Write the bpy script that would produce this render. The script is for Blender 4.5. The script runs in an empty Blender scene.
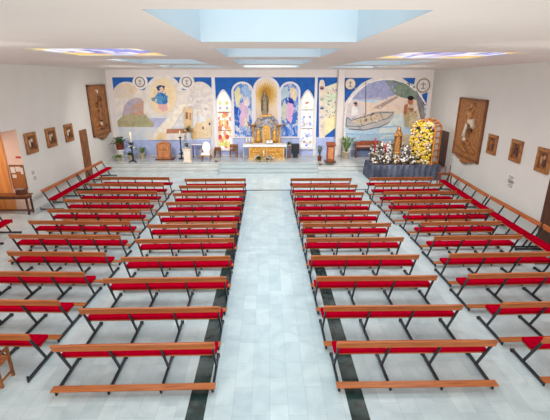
import bpy, bmesh, math, random
from mathutils import Vector, Matrix
from mathutils.geometry import tessellate_polygon
random.seed(7)
S = bpy.context.scene
COL = S.collection
PI = math.pi
# ------------------------------------------------------------------ camera model
F = 390.0; H = 5.2; TH = math.atan(131 / F); YAW = math.atan(7 / F * math.cos(TH))
def ray(x, y):
    u = (x - 275) / F; v = (y - 210) / F
    dn = math.sin(TH) + v * math.cos(TH); fw = math.cos(TH) - v * math.sin(TH)
    return Vector((u * math.cos(YAW) + fw * math.sin(YAW), -u * math.sin(YAW) + fw * math.cos(YAW), -dn))
EYE = Vector((0, 0, H))
def onz(x, y, z=0.0):
    r = ray(x, y); return EYE + r * ((z - H) / r.z)
def ony(x, y, d):
    r = ray(x, y); return EYE + r * (d / r.y)
def onplane(x, y, p, n):
    r = ray(x, y); n = Vector(n); return EYE + r * ((Vector(p) - EYE).dot(n) / r.dot(n))
# ------------------------------------------------------------------ materials
def lin(c):
    c /= 255.0
    return c / 12.92 if c <= 0.04045 else ((c + 0.055) / 1.055) ** 2.4
def rgb(t): return (lin(t[0]), lin(t[1]), lin(t[2]), 1)
MC = {}
def mat(name, col, rough=0.6, metal=0.0, var=0.10, scale=6.0, col2=None, stretch=(1, 1, 1), spec=0.4, detail=4, bump=0.0, emit=0.0):
    key = name
    if key in MC: return MC[key]
    m = bpy.data.materials.new(name); m.use_nodes = True
    nt = m.node_tree; b = nt.nodes['Principled BSDF']
    b.inputs['Roughness'].default_value = rough; b.inputs['Metallic'].default_value = metal
    b.inputs['Specular IOR Level'].default_value = spec
    tc = nt.nodes.new('ShaderNodeTexCoord'); mp = nt.nodes.new('ShaderNodeMapping')
    mp.inputs['Scale'].default_value = stretch
    nz = nt.nodes.new('ShaderNodeTexNoise'); nz.inputs['Scale'].default_value = scale; nz.inputs['Detail'].default_value = detail
    rp = nt.nodes.new('ShaderNodeValToRGB')
    c1 = rgb(col)
    if col2 is None:
        a = tuple(max(0, x * (1 - var)) for x in c1[:3]) + (1,); c = tuple(min(1, x * (1 + var)) for x in c1[:3]) + (1,)
    else: a = c1; c = rgb(col2)
    rp.color_ramp.elements[0].position = 0.35; rp.color_ramp.elements[1].position = 0.65
    rp.color_ramp.elements[0].color = a; rp.color_ramp.elements[1].color = c
    L = nt.links.new
    L(tc.outputs['Object'], mp.inputs['Vector']); L(mp.outputs['Vector'], nz.inputs['Vector'])
    L(nz.outputs['Fac'], rp.inputs['Fac']); L(rp.outputs['Color'], b.inputs['Base Color'])
    if bump:
        bp = nt.nodes.new('ShaderNodeBump'); bp.inputs['Strength'].default_value = bump; bp.inputs['Distance'].default_value = 0.02
        L(nz.outputs['Fac'], bp.inputs['Height']); L(bp.outputs['Normal'], b.inputs['Normal'])
    if emit:
        L(rp.outputs['Color'], b.inputs['Emission Color']); b.inputs['Emission Strength'].default_value = emit
    MC[key] = m; return m
def paint(col, var=0.09, scale=3.5):
    return mat('paint_%d_%d_%d' % col, col, 0.85, 0, var, scale, spec=0.2)
def wash(cols, scale=2.4):
    """watery mix of a few paint colours"""
    name = 'wash_' + '_'.join('%d-%d-%d' % c for c in cols)
    if name in MC: return MC[name]
    m = bpy.data.materials.new(name); m.use_nodes = True
    nt = m.node_tree; b = nt.nodes['Principled BSDF']; L = nt.links.new
    b.inputs['Roughness'].default_value = 0.85; b.inputs['Specular IOR Level'].default_value = 0.2
    tc = nt.nodes.new('ShaderNodeTexCoord'); nz = nt.nodes.new('ShaderNodeTexNoise'); rp = nt.nodes.new('ShaderNodeValToRGB')
    nz.inputs['Scale'].default_value = scale; nz.inputs['Detail'].default_value = 7; nz.inputs['Roughness'].default_value = 0.65; nz.inputs['Distortion'].default_value = 0.6
    n = len(cols)
    while len(rp.color_ramp.elements) < n: rp.color_ramp.elements.new(0.5)
    for i, c in enumerate(cols):
        rp.color_ramp.elements[i].position = 0.3 + 0.4 * i / max(1, n - 1); rp.color_ramp.elements[i].color = rgb(c)
    L(tc.outputs['Object'], nz.inputs['Vector']); L(nz.outputs['Fac'], rp.inputs['Fac']); L(rp.outputs['Color'], b.inputs['Base Color'])
    MC[name] = m; return m
def dapple(name, cols, scale=8.0, rough=0.85, emit=0.0, stretch=(1, 1, 1), warp=0.35):
    """patchy many-coloured painted surface / leaded glass"""
    if name in MC: return MC[name]
    m = bpy.data.materials.new(name); m.use_nodes = True
    nt = m.node_tree; b = nt.nodes['Principled BSDF']; L = nt.links.new
    b.inputs['Roughness'].default_value = rough
    tc = nt.nodes.new('ShaderNodeTexCoord'); mp = nt.nodes.new('ShaderNodeMapping'); mp.inputs['Scale'].default_value = stretch
    nz = nt.nodes.new('ShaderNodeTexNoise'); nz.inputs['Scale'].default_value = scale * 0.5
    mx = nt.nodes.new('ShaderNodeVectorMath'); mx.operation = 'MULTIPLY_ADD'; mx.inputs[1].default_value = (warp,) * 3
    vo = nt.nodes.new('ShaderNodeTexVoronoi'); vo.inputs['Scale'].default_value = scale
    sp = nt.nodes.new('ShaderNodeSeparateColor'); rp = nt.nodes.new('ShaderNodeValToRGB'); rp.color_ramp.interpolation = 'CONSTANT'
    n = len(cols)
    while len(rp.color_ramp.elements) < n: rp.color_ramp.elements.new(0.5)
    for i, c in enumerate(cols):
        rp.color_ramp.elements[i].position = i / n; rp.color_ramp.elements[i].color = rgb(c)
    L(tc.outputs['Object'], mp.inputs['Vector']); L(mp.outputs['Vector'], nz.inputs['Vector'])
    L(nz.outputs['Color'], mx.inputs[0]); L(mp.outputs['Vector'], mx.inputs[2]); L(mx.outputs['Vector'], vo.inputs['Vector'])
    L(vo.outputs['Color'], sp.inputs['Color']); L(sp.outputs['Red'], rp.inputs['Fac']); L(rp.outputs['Color'], b.inputs['Base Color'])
    if emit:
        for l in list(b.inputs['Base Color'].links): nt.links.remove(l)
        b.inputs['Base Color'].default_value = (0.06, 0.06, 0.06, 1)
        L(rp.outputs['Color'], b.inputs['Emission Color']); b.inputs['Emission Strength'].default_value = emit
    MC[name] = m; return m
def floor_mat():
    m = bpy.data.materials.new('marble_tiles'); m.use_nodes = True
    nt = m.node_tree; b = nt.nodes['Principled BSDF']; L = nt.links.new
    tc = nt.nodes.new('ShaderNodeTexCoord'); mp = nt.nodes.new('ShaderNodeMapping'); mp.inputs['Rotation'].default_value = (0, 0, PI / 2)
    br = nt.nodes.new('ShaderNodeTexBrick'); br.inputs['Scale'].default_value = 1.0
    br.inputs['Brick Width'].default_value = 0.62; br.inputs['Row Height'].default_value = 0.31
    br.inputs['Mortar Size'].default_value = 0.004; br.inputs['Mortar Smooth'].default_value = 0.4; br.offset = 0.37; br.offset_frequency = 3
    br.inputs['Color1'].default_value = rgb((206, 216, 218)); br.inputs['Color2'].default_value = rgb((189, 201, 205)); br.inputs['Mortar'].default_value = rgb((176, 186, 189))
    nz = nt.nodes.new('ShaderNodeTexNoise'); nz.inputs['Scale'].default_value = 1.7; nz.inputs['Detail'].default_value = 7; nz.inputs['Distortion'].default_value = 1.5
    rp = nt.nodes.new('ShaderNodeValToRGB'); rp.color_ramp.elements[0].position = 0.3; rp.color_ramp.elements[1].position = 0.6
    rp.color_ramp.elements[0].color = (0.82, 0.85, 0.87, 1); rp.color_ramp.elements[1].color = (1, 1, 1, 1)
    mu = nt.nodes.new('ShaderNodeMix'); mu.data_type = 'RGBA'; mu.blend_type = 'MULTIPLY'; mu.inputs['Factor'].default_value = 1
    L(tc.outputs['Object'], mp.inputs['Vector']); L(mp.outputs['Vector'], br.inputs['Vector']); L(tc.outputs['Object'], nz.inputs['Vector'])
    L(nz.outputs['Fac'], rp.inputs['Fac']); L(br.outputs['Color'], mu.inputs['A']); L(rp.outputs['Color'], mu.inputs['B'])
    L(mu.outputs['Result'], b.inputs['Base Color']); b.inputs['Roughness'].default_value = 0.28; b.inputs['Specular IOR Level'].default_value = 0.35
    return m
WOOD = mat('bench_wood', (158, 84, 40), 0.35, 0, col2=(192, 112, 60), scale=3, stretch=(0.6, 8, 8))
WOODD = mat('dark_wood', (72, 42, 32), 0.45, 0, col2=(98, 60, 44), scale=3, stretch=(3, 3, 0.5))
WOODR = mat('red_wood', (128, 62, 38), 0.4, 0, col2=(158, 84, 52), scale=4, stretch=(3, 3, 0.6))
CARVE = mat('carved_wood', (138, 84, 42), 0.5, 0, col2=(182, 124, 72), scale=7, bump=0.5)
FRAMEW = mat('frame_wood', (110, 66, 36), 0.5, 0, col2=(148, 94, 52), scale=6)
RED = mat('red_cushion', (168, 0, 32), 1.0, 0, 0.12, 9, spec=0.0)
STEEL = mat('dark_steel', (44, 46, 52), 0.4, 0.3, 0.1, 8)
WHITE = mat('white_paint', (230, 229, 228), 0.7, 0, 0.02, 2)
SIDEW = mat('side_wall_paint', (220, 217, 211), 0.8, 0, 0.015, 1.5)
BACKW = mat('back_wall_paint', (226, 218, 215), 0.8, 0, 0.02, 1.5)
CEIL = mat('ceiling_paint', (236, 226, 218), 0.85, 0, 0.015, 1.0)
STEP = mat('dais_marble', (188, 191, 191), 0.09, 0, col2=(204, 206, 203), scale=1.6, spec=0.7)
GREENM = mat('green_marble', (18, 36, 36), 0.25, 0, col2=(48, 72, 70), scale=5, detail=9)
GOLD = mat('gilt', (190, 128, 40), 0.35, 0.35, col2=(226, 176, 92), scale=9, bump=0.4)
GOLDP = mat('gilt_pale', (190, 152, 100), 0.5, 0.15, col2=(222, 190, 140), scale=10, bump=0.4)
SILVER = mat('silver_grey', (120, 122, 140), 0.5, 0.2, col2=(186, 182, 186), scale=8, bump=0.5)
CLOTHW = mat('white_cloth', (236, 237, 238), 0.8, 0, 0.02, 4)
DRAPE = mat('grey_drape', (62, 66, 84), 0.7, 0, col2=(92, 98, 116), scale=2)
LEAF = mat('leaf_green', (44, 74, 34), 0.55, 0, col2=(92, 120, 58), scale=9)
LEAF2 = mat('leaf_light', (78, 112, 48), 0.55, 0, col2=(134, 160, 84), scale=9)
PETW = mat('white_petals', (222, 216, 216), 0.7, 0, 0.05, 9)
PETY = mat('yellow_petals', (198, 160, 24), 0.7, 0, col2=(226, 196, 70), scale=9)
PETP = mat('mauve_petals', (128, 92, 110), 0.7, 0, col2=(176, 146, 160), scale=9)
TERRA = mat('terracotta', (150, 70, 48), 0.7, 0, 0.1, 8)
CREAM = mat('cream_glaze', (222, 206, 176), 0.5, 0, 0.05, 8)
BLACK = mat('black_plastic', (34, 34, 38), 0.5, 0, 0.1, 8)
SKIN = mat('painted_skin', (196, 150, 118), 0.6, 0, 0.06, 8)
BROWNROBE = mat('robe_brown', (130, 84, 44), 0.6, 0, col2=(176, 126, 66), scale=12, bump=0.3)
GREYROBE = mat('robe_grey_gold', (120, 108, 92), 0.6, 0, col2=(168, 150, 118), scale=14, bump=0.3)
CORK = mat('cork', (172, 112, 66), 0.9, 0, 0.12, 30)
PAPER = mat('paper', (236, 228, 220), 0.9, 0, 0.02, 5)
INK = mat('print_grey', (120, 120, 124), 0.9, 0, 0.1, 9)
CANDLE = mat('candle_wax', (238, 230, 206), 0.5, 0, 0.03, 5)
CANDLER = mat('red_candle', (150, 34, 34), 0.5, 0, 0.05, 5)
DOORW = mat('honey_wood_door', (214, 140, 74), 0.5, 0, col2=(232, 166, 100), scale=2, stretch=(5, 5, 0.5))
PINKW = mat('porch_paint', (238, 214, 200), 0.85, 0, 0.02, 2)
# ------------------------------------------------------------------ mesh builder
class MB:
    def __init__(s): s.bm = bmesh.new(); s.mats = []
    def mi(s, m):
        if m is None: return 0
        if m not in s.mats: s.mats.append(m)
        return s.mats.index(m)
    def _fin(s, faces, m, smooth=False):
        i = s.mi(m)
        for f in faces:
            f.material_index = i; f.smooth = smooth
    def box(s, c, d, m=None, rot=None, bev=0.0):
        r = bmesh.ops.create_cube(s.bm, size=1.0); vs = r['verts']
        M = Matrix.Translation(c) @ (rot.to_4x4() if rot else Matrix.Identity(4)) @ Matrix.Diagonal((d[0], d[1], d[2], 1))
        bmesh.ops.transform(s.bm, matrix=M, verts=vs)
        fs = list({f for v in vs for f in v.link_faces})
        s._fin(fs, m)
        if bev:
            es = list({e for v in vs for e in v.link_edges})
            r2 = bmesh.ops.bevel(s.bm, geom=es, offset=bev, segments=2, profile=0.6, affect='EDGES', material=-1)
            s._fin(r2['faces'], m)
        return s
    def bar(s, a, b, w, m=None, h=None, bev=0.0):
        a = Vector(a); b = Vector(b); d = b - a
        q = d.to_track_quat('Z', 'Y').to_matrix()
        return s.box((a + b) / 2, (w, h or w, d.length), m, q, bev)
    def tube(s, pts, rad, m=None, n=8, cap=True, smooth=True):
        pts = [Vector(p) for p in pts]; k = len(pts)
        rs = rad if isinstance(rad, (list, tuple)) else [rad] * k
        rings = []; fs = []
        for i, p in enumerate(pts):
            t = (pts[min(i + 1, k - 1)] - pts[max(i - 1, 0)]).normalized()
            q = t.to_track_quat('Z', 'Y').to_matrix()
            rings.append([s.bm.verts.new(p + q @ Vector((math.cos(2 * PI * j / n) * rs[i], math.sin(2 * PI * j / n) * rs[i], 0))) for j in range(n)])
        for i in range(k - 1):
            for j in range(n):
                fs.append(s.bm.faces.new((rings[i][j], rings[i][(j + 1) % n], rings[i + 1][(j + 1) % n], rings[i + 1][j])))
        if cap:
            fs.append(s.bm.faces.new(rings[0][::-1])); fs.append(s.bm.faces.new(rings[-1]))
        s._fin(fs, m, smooth); return s
    def lathe(s, prof, c=(0, 0, 0), m=None, n=16, sx=1.0, sy=1.0, fold=0.0, nf=7, smooth=True):
        rings = []; fs = []
        for (r, z) in prof:
            ring = []
            for j in range(n):
                a = 2 * PI * j / n; rr = r * (1 + fold * math.cos(nf * a))
                ring.append(s.bm.verts.new((c[0] + math.cos(a) * rr * sx, c[1] + math.sin(a) * rr * sy, c[2] + z)))
            rings.append(ring)
        for i in range(len(prof) - 1):
            for j in range(n):
                fs.append(s.bm.faces.new((rings[i][j], rings[i][(j + 1) % n], rings[i + 1][(j + 1) % n], rings[i + 1][j])))
        fs.append(s.bm.faces.new(rings[0][::-1])); fs.append(s.bm.faces.new(rings[-1]))
        s._fin(fs, m, smooth); return s
    def ball(s, c, r, m=None, sub=1, rot=None):
        d = r if isinstance(r, (tuple, list)) else (r, r, r)
        g = bmesh.ops.create_icosphere(s.bm, subdivisions=sub, radius=1.0)['verts']
        M = Matrix.Translation(c) @ (rot.to_4x4() if rot else Matrix.Identity(4)) @ Matrix.Diagonal((d[0], d[1], d[2], 1))
        bmesh.ops.transform(s.bm, matrix=M, verts=g)
        s._fin({f for v in g for f in v.link_faces}, m, True); return s
    def prism(s, pts, off, m=None):
        """closed 3-D outline pts extruded by vector off"""
        off = Vector(off); n = len(pts)
        a = [s.bm.verts.new(Vector(p)) for p in pts]; b = [s.bm.verts.new(Vector(p) + off) for p in pts]
        fs = [s.bm.faces.new(a[::-1]), s.bm.faces.new(b)]
        for i in range(n): fs.append(s.bm.faces.new((a[i], a[(i + 1) % n], b[(i + 1) % n], b[i])))
        s._fin(fs, m); return s
    def ring(s, outer, inner, off, m=None, closed=True):
        off = Vector(off); n = len(outer); V = s.bm.verts.new
        o0 = [V(Vector(p)) for p in outer]; i0 = [V(Vector(p)) for p in inner]
        o1 = [V(Vector(p) + off) for p in outer]; i1 = [V(Vector(p) + off) for p in inner]
        fs = []
        for k in range(n if closed else n - 1):
            l = (k + 1) % n
            for (a, b) in ((o0, i0), (i1, o1), (o1, o0), (i0, i1)):
                fs.append(s.bm.faces.new((a[k], a[l], b[l], b[k])))
        if not closed:
            for k in (0, n - 1): fs.append(s.bm.faces.new((o0[k], i0[k], i1[k], o1[k])))
        s._fin(fs, m); return s
    def poly(s, pts, m=None):
        vs = [s.bm.verts.new(Vector(p)) for p in pts]
        if len(vs) <= 4: s._fin([s.bm.faces.new(vs)], m); return s
        fs = [s.bm.faces.new([vs[i] for i in t]) for t in tessellate_polygon([[Vector(p) for p in pts]])]
        s._fin(fs, m); return s
    def leaf(s, a, b, w, m=None, up=Vector((0, 0, 1)), sag=0.0):
        a = Vector(a); b = Vector(b); d = b - a
        side = d.cross(up)
        if side.length < 1e-5: side = Vector((1, 0, 0))
        side = side.normalized() * w
        mid = a + d * 0.45 + up * sag; V = s.bm.verts.new
        va, vb, vl, vr, vm = V(a), V(b), V(mid + side), V(mid - side), V(mid + up * w * 0.25)
        fs = [s.bm.faces.new(t) for t in ((va, vl, vm), (va, vm, vr), (vm, vl, vb), (vm, vb, vr))]
        s._fin(fs, m, True); return s
    def build(s, name, m=None, parent=None, loc=None):
        bmesh.ops.triangulate(s.bm, faces=[f for f in s.bm.faces if len(f.verts) > 4])
        bmesh.ops.recalc_face_normals(s.bm, faces=s.bm.faces)
        me = bpy.data.meshes.new(name)
        if loc is not None:
            bmesh.ops.translate(s.bm, verts=s.bm.verts, vec=-Vector(loc))
        s.bm.to_mesh(me); s.bm.free()
        for x in (s.mats or [m]): me.materials.append(x)
        o = bpy.data.objects.new(name, me); COL.objects.link(o)
        if loc is not None: o.location = loc
        if parent: o.parent = parent
        return o
def tag(o, label=None, cat=None, group=None, kind=None):
    if label: o['label'] = label
    if cat: o['category'] = cat
    if group: o['group'] = group
    if kind: o['kind'] = kind
    return o
def thing(name, label, cat, loc=(0, 0, 0), rz=0.0, group=None):
    o = bpy.data.objects.new(name, None); COL.objects.link(o); o.location = loc; o.rotation_euler = (0, 0, rz)
    o.empty_display_size = 0.1
    return tag(o, label, cat, group)
def struct(name, mb, m): return tag(mb.build(name, m), kind='structure')
def copy_tree(o, parent=None):
    c = o.copy(); COL.objects.link(c)
    if parent: c.parent = parent
    for ch in list(o.children): copy_tree(ch, c)
    return c
def Rz(a): return Matrix.Rotation(a, 3, 'Z')
def Rx(a): return Matrix.Rotation(a, 3, 'X')
# ------------------------------------------------------------------ room shell
DB = 25.2; XL = -9.85; CZ = 5.75; DZ = 0.48; Y0 = 1.2
def XR(y): return 9.2 + 0.072 * (y - 11)
XRN = Vector((1, -0.072, 0)).normalized()
XRT = Vector((0.072, 1, 0)).normalized()
struct('floor', MB().box((-0.5, 13.2, -0.1), (30, 28, 0.2)), floor_mat())
# ceiling with skylight openings
HOLES = {'c0': (-1.05, 1.40, 3.62, 6.64), 'c1': (-1.05, 1.40, 8.0, 11.05), 'c2': (-1.1, 1.40, 12.45, 16.1), 'c3': (-1.15, 1.45, 17.6, 20.6),
         'l1': (-4.75, -2.5, 8.1, 10.6), 'l2': (-4.75, -2.25, 12.3, 15.8), 'l3': (-4.75, -2.25, 17.6, 20.6),
         'r1': (3.05, 5.75, 9.1, 11.9), 'r2': (3.05, 5.45, 13.2, 17.0), 'r3': (3.05, 5.45, 18.6, 21.2)}
xs = sorted({-13.5, 12.0} | {v for h in HOLES.values() for v in h[:2]}); ys = sorted({Y0, DB + 0.3} | {v for h in HOLES.values() for v in h[2:]})
mb = MB()
for i in range(len(xs) - 1):
    for j in range(len(ys) - 1):
        cx = (xs[i] + xs[i + 1]) / 2; cy = (ys[j] + ys[j + 1]) / 2
        if any(h[0] < cx < h[1] and h[2] < cy < h[3] for h in HOLES.values()): continue
        mb.poly([(xs[i], ys[j], CZ), (xs[i + 1], ys[j], CZ), (xs[i + 1], ys[j + 1], CZ), (xs[i], ys[j + 1], CZ)])
ceil = struct('ceiling', mb, CEIL)
WELL = mat('skylight_well', (210, 222, 230), 0.8, 0, 0.02, 1)
GLASSP = mat('skylight_glass', (216, 242, 252), 0.4, 0, 0.02, 1, emit=0.58)
STG = dapple('ceiling_stained_glass', [(250, 250, 255), (104, 112, 214), (240, 240, 250), (140, 144, 230), (248, 248, 255), (120, 130, 220), (206, 190, 226)], 3.0, 0.3, 0.9, (1, 0.35, 1))
AMB = dapple('amber_glass', [(255, 214, 90), (255, 190, 60), (255, 232, 150)], 5.0, 0.3, 0.9)
for n, (k, (x0, x1, y0, y1)) in enumerate(HOLES.items()):
    stained = k in ('l1', 'r1')
    hz = 0.03 if stained else 0.6
    mb = MB(); t = 0.04
    for (a, b, c, d) in ((x0 - t, x0, y0 - t, y1 + t), (x1, x1 + t, y0 - t, y1 + t), (x0, x1, y0 - t, y0), (x0, x1, y1, y1 + t)):
        mb.box(((a + b) / 2, (c + d) / 2, CZ + hz / 2 + 0.002), (b - a, d - c, hz))
    w = struct('window_%d' % (n + 1), mb, WHITE if stained else WELL)
    if stained:
        p = MB().box(((x0 + x1) / 2, (y0 + y1) / 2, CZ + hz + 0.03), (x1 - x0 + 2 * t, y1 - y0 + 2 * t, 0.03)); p.build('stained_glass', STG, w)
        q = MB()
        for (cx, cy, sx, sy) in ((x0, y0, 1, 1), (x1, y0, -1, 1), (x0, y1, 1, -1), (x1, y1, -1, -1)):
            q.prism([(cx, cy, CZ + 0.03), (cx + sx * 0.85, cy, CZ + 0.03), (cx, cy + sy * 0.85, CZ + 0.03)], (0, 0, 0.012))
        q.build('corner_glass', AMB, w)
    else:
        MB().box(((x0 + x1) / 2, (y0 + y1) / 2, CZ + hz + 0.02), (x1 - x0 + 2 * t, y1 - y0 + 2 * t, 0.03)).build('glass_panel', GLASSP, w)
# walls: left wall with a porch opening, back, right
mb = MB()
OP0, OP1, OPZ = 13.25, 15.62, 3.34
mb.box((XL - 0.1, (Y0 + OP0) / 2, CZ / 2), (0.2, OP0 - Y0, CZ)); mb.box((XL - 0.1, (OP1 + DB) / 2, CZ / 2), (0.2, DB - OP1, CZ))
mb.box((XL - 0.1, (OP0 + OP1) / 2, (CZ + OPZ) / 2), (0.2, OP1 - OP0, CZ - OPZ))
struct('wall_left', mb, SIDEW)
mb = MB()
mb.box((-11.552, OP1 + 0.046, OPZ / 2), (3.4, 0.1, OPZ)); mb.box((-13.2, (OP0 + OP1) / 2, OPZ / 2), (0.1, OP1 - OP0, OPZ))
mb.box((-11.6, OP0 - 0.15, OPZ / 2), (3.3, 0.1, OPZ)); mb.box((-11.6, (OP0 + OP1) / 2, OPZ + 0.05), (3.3, OP1 - OP0 + 0.6, 0.1))
struct('wall_porch', mb, PINKW)
# back wall with the two lancet openings is one slab; lancets sit in shallow frames on it
struct('wall_back', MB().box((0, DB + 0.1, CZ / 2), (24, 0.2, CZ)), BACKW)
ya, yb = Y0, DB
mb = MB(); mb.prism([(XR(ya), ya, 0), (XR(yb), yb, 0), (XR(yb) + 0.2, yb, 0), (XR(ya) + 0.2, ya, 0)], (0, 0, CZ))
struct('wall_right', mb, SIDEW)
# floor inlays
mb = MB(); mb.box((-1.22, 10.4, 0.001), (0.30, 16.2, 0.004)); struct('trim_1', mb, GREENM)
mb = MB(); mb.box((1.47, 10.4, 0.001), (0.30, 16.2, 0.004)); struct('trim_2', mb, GREENM)
mb = MB(); mb.box((0.125, 18.56, 0.001), (9.6, 0.13, 0.004)); struct('trim_3', mb, GREENM)
# dais: three full-width steps plus a projecting central flight
mb = MB()
for k in range(3):
    y = 22.45 + 0.3 * k; z0 = 0.16 * k
    mb.box(((XL + 10.6) / 2, (y + DB) / 2 + 0.02, z0 + 0.06), (10.6 - XL, DB - y - 0.04, 0.12)).box(((XL + 10.6) / 2, (y + DB) / 2, z0 + 0.14), (10.6 - XL, DB - y, 0.04))
struct('floor_dais', mb, STEP)
mb = MB()
for k in range(3): mb.box((0.0, 21.98 + 0.36 * k + 0.37, 0.16 * k + 0.0595), (5.66, 0.66, 0.119)).box((0.0, 21.98 + 0.36 * k + 0.35, 0.16 * k + 0.1365), (5.74, 0.7, 0.04))
struct('trim_4', mb, mat('step_marble', (186, 196, 199), 0.25, 0, 0.03, 1.5))
# side-wall doors
mb = MB(); mb.box((XL + 0.035, 21.05, 1.33), (0.07, 0.75, 2.66), bev=0.008)
d = struct('door_1', mb, FRAMEW); MB().box((XL + 0.076, 21.05, 1.9), (0.015, 0.5, 1.1)).box((XL + 0.076, 21.05, 0.7), (0.015, 0.5, 0.9)).build('door_panel', FRAMEW, d)
def rw(y, z, off=0.0): return Vector((XR(y), y, z)) - XRN * off
q = Matrix((XRT, -XRN, Vector((0, 0, 1)))).transposed()   # local x along the wall, y out of the wall
mb = MB(); mb.box(rw(22.0, 1.45, 0.04), (1.0, 0.08, 1.95), rot=q, bev=0.01)
d = struct('door_2', mb, WOODD); MB().box(rw(22.0, 1.5, 0.085), (0.7, 0.015, 1.5), rot=q).build('door_panel', WOODD, d)
mb = MB(); mb.box(rw(11.84, 1.05, 0.03), (0.95, 0.06, 2.1), rot=q, bev=0.008)
d = struct('door_3', mb, WOODD); MB().box(rw(11.84, 1.5, 0.065), (0.65, 0.015, 0.8), rot=q).box(rw(11.84, 0.6, 0.065), (0.65, 0.015, 0.7), rot=q).build('door_panel', WOODD, d)
MB().box((-11.55, OP1 - 0.03, 1.65), (2.1, 0.05, 3.3)).build('door_4', DOORW)['kind'] = 'structure'
# ------------------------------------------------------------------ pews
def make_pew(L, legs, kneel=True):
    root = thing('church_pew', 'x', 'pew')
    tilt = Rx(math.radians(12))
    MB().box((0, -0.006, 0.805), (L, 0.034, 0.13), rot=tilt, bev=0.008).box((0, -0.03, 0.872), (L, 0.05, 0.02), rot=tilt, bev=0.006).build('back_rail', WOOD, root)
    MB().box((0, 0.36, 0.435), (L - 0.04, 0.28, 0.026), bev=0.006).build('seat', WOOD, root)
    MB().box((0, 0.355, 0.482), (L - 0.01, 0.28, 0.075), bev=0.022).build('cushion', RED, root)
    for k in range(legs):
        x = -L / 2 + 0.05 + (L - 0.1) * k / (legs - 1)
        m = MB()
        m.bar((x, -0.22, 0.045), (x, 0.70, 0.045), 0.04, h=0.05)
        m.tube([(x - 0.03, 0.70, 0.04), (x + 0.03, 0.70, 0.04)], 0.04, n=10)
        m.tube([(x, -0.21, 0.0), (x, -0.21, 0.125)], 0.02)
        m.bar((x, 0.012, 0.79), (x, 0.37, 0.06), 0.034, h=0.042)
        m.bar((x, 0.19, 0.41), (x, 0.5, 0.41), 0.03, h=0.026)
        m.build('leg', STEEL, root)
    if kneel:
        MB().box((0, -0.215, 0.131), (L + 0.01, 0.14, 0.026), bev=0.006).build('kneeler', WOOD, root)
    return root
protos = {}
def place(L, legs, kneel, loc, rz, label, group):
    k = (round(L, 2), legs, kneel)
    if k in protos: o = copy_tree(protos[k])
    else: o = make_pew(L, legs, kneel); protos[k] = o
    o.location = loc; o.rotation_euler = (0, 0, rz); o['label'] = label; o['group'] = group
    return o
ORD = ['nearest', 'second', 'third', 'fourth', 'fifth', 'sixth', 'seventh', 'eighth', 'ninth', 'tenth', 'farthest']
def rowname(k): return 'nearest row to the camera' if k == 0 else ('farthest row, before the altar steps' if k == 10 else ORD[k] + ' row from the camera')
for k in range(11):
    y = 5.6 + 1.18 * k + (0.09 if k == 2 else 0.03 if k else 0.08)
    place(2.80, 4, True, (-2.28 - (0.1 if k else 0.07) - 0.006 * k, y, 0), 0.012, 'red-cushioned wooden pew in block directly left of centre aisle, ' + rowname(k), 'pews left of the centre aisle')
    place(2.82, 4, True, ((2.52 if k else 2.58) - 0.01 * k, y, 0), 0.0, 'red-cushioned wooden pew in block directly right of centre aisle, ' + rowname(k), 'pews right of the centre aisle')
    # outer left block, outer end turned toward the altar
    L, n = (2.62, 4) if k == 3 else (3.3, 5)
    xr = -4.3 - 0.03 * k + (0.08 if k in (3, 4) else 0); a = -0.035
    yy = 0.3 + y 
    place(L, n, k != 0, (xr - L / 2 * math.cos(a), yy - L / 2 * math.sin(a), 0), a, 'red-cushioned wooden pew in outer left block, ' + rowname(k), 'pews in the outer left block')
    xl = [4.84, 4.74, 4.66, 4.72, 4.8, 4.85, 4.85, 4.68, 4.66, 4.6, 4.67][k]; L = 2.62 if k in (4, 5) else 3.0; a = 0.022
    place(L, 5 if k > 5 else 4, True, (xl + L / 2 * math.cos(a), 0.06 + y + L / 2 * math.sin(a), 0), a, 'red-cushioned wooden pew in outer right block, ' + rowname(k), 'pews in the outer right block')
for (y0, y1, n, x, lb) in ((15.58, 18.62, 4, -9.31, 'long red-cushioned pew set sideways against left wall beside the porch table'),
                           (18.68, 21.72, 4, -9.31, 'long red-cushioned pew set sideways against left wall, farther one near altar steps'),
                           (10.0, 13.08, 4, -9.52, 'red-cushioned pew against left wall on the near side of porch opening')):
    place(y1 - y0, n, False, (x, (y0 + y1) / 2, 0), -PI / 2, lb, 'pews along the left wall')
for (y0, y1, n, x0, x1, lb) in ((14.6, 18.5, 5, 8.66, 8.88, 'red-cushioned pew set sideways against right wall under the large relief, farthest of its line'),
                                (11.42, 14.52, 4, 8.6, 8.68, 'red-cushioned pew set sideways against right wall, under the papers and small plaques'),
                                (8.2, 11.34, 4, 8.5, 8.62, 'red-cushioned pew set sideways against right wall by the brown door, cut by frame edge')):
    a = math.atan2(x1 - x0, y1 - y0)
    place(y1 - y0, n, False, ((x0 + x1) / 2, (y0 + y1) / 2, 0), PI / 2 - a, lb, 'pews along the right wall')
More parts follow.
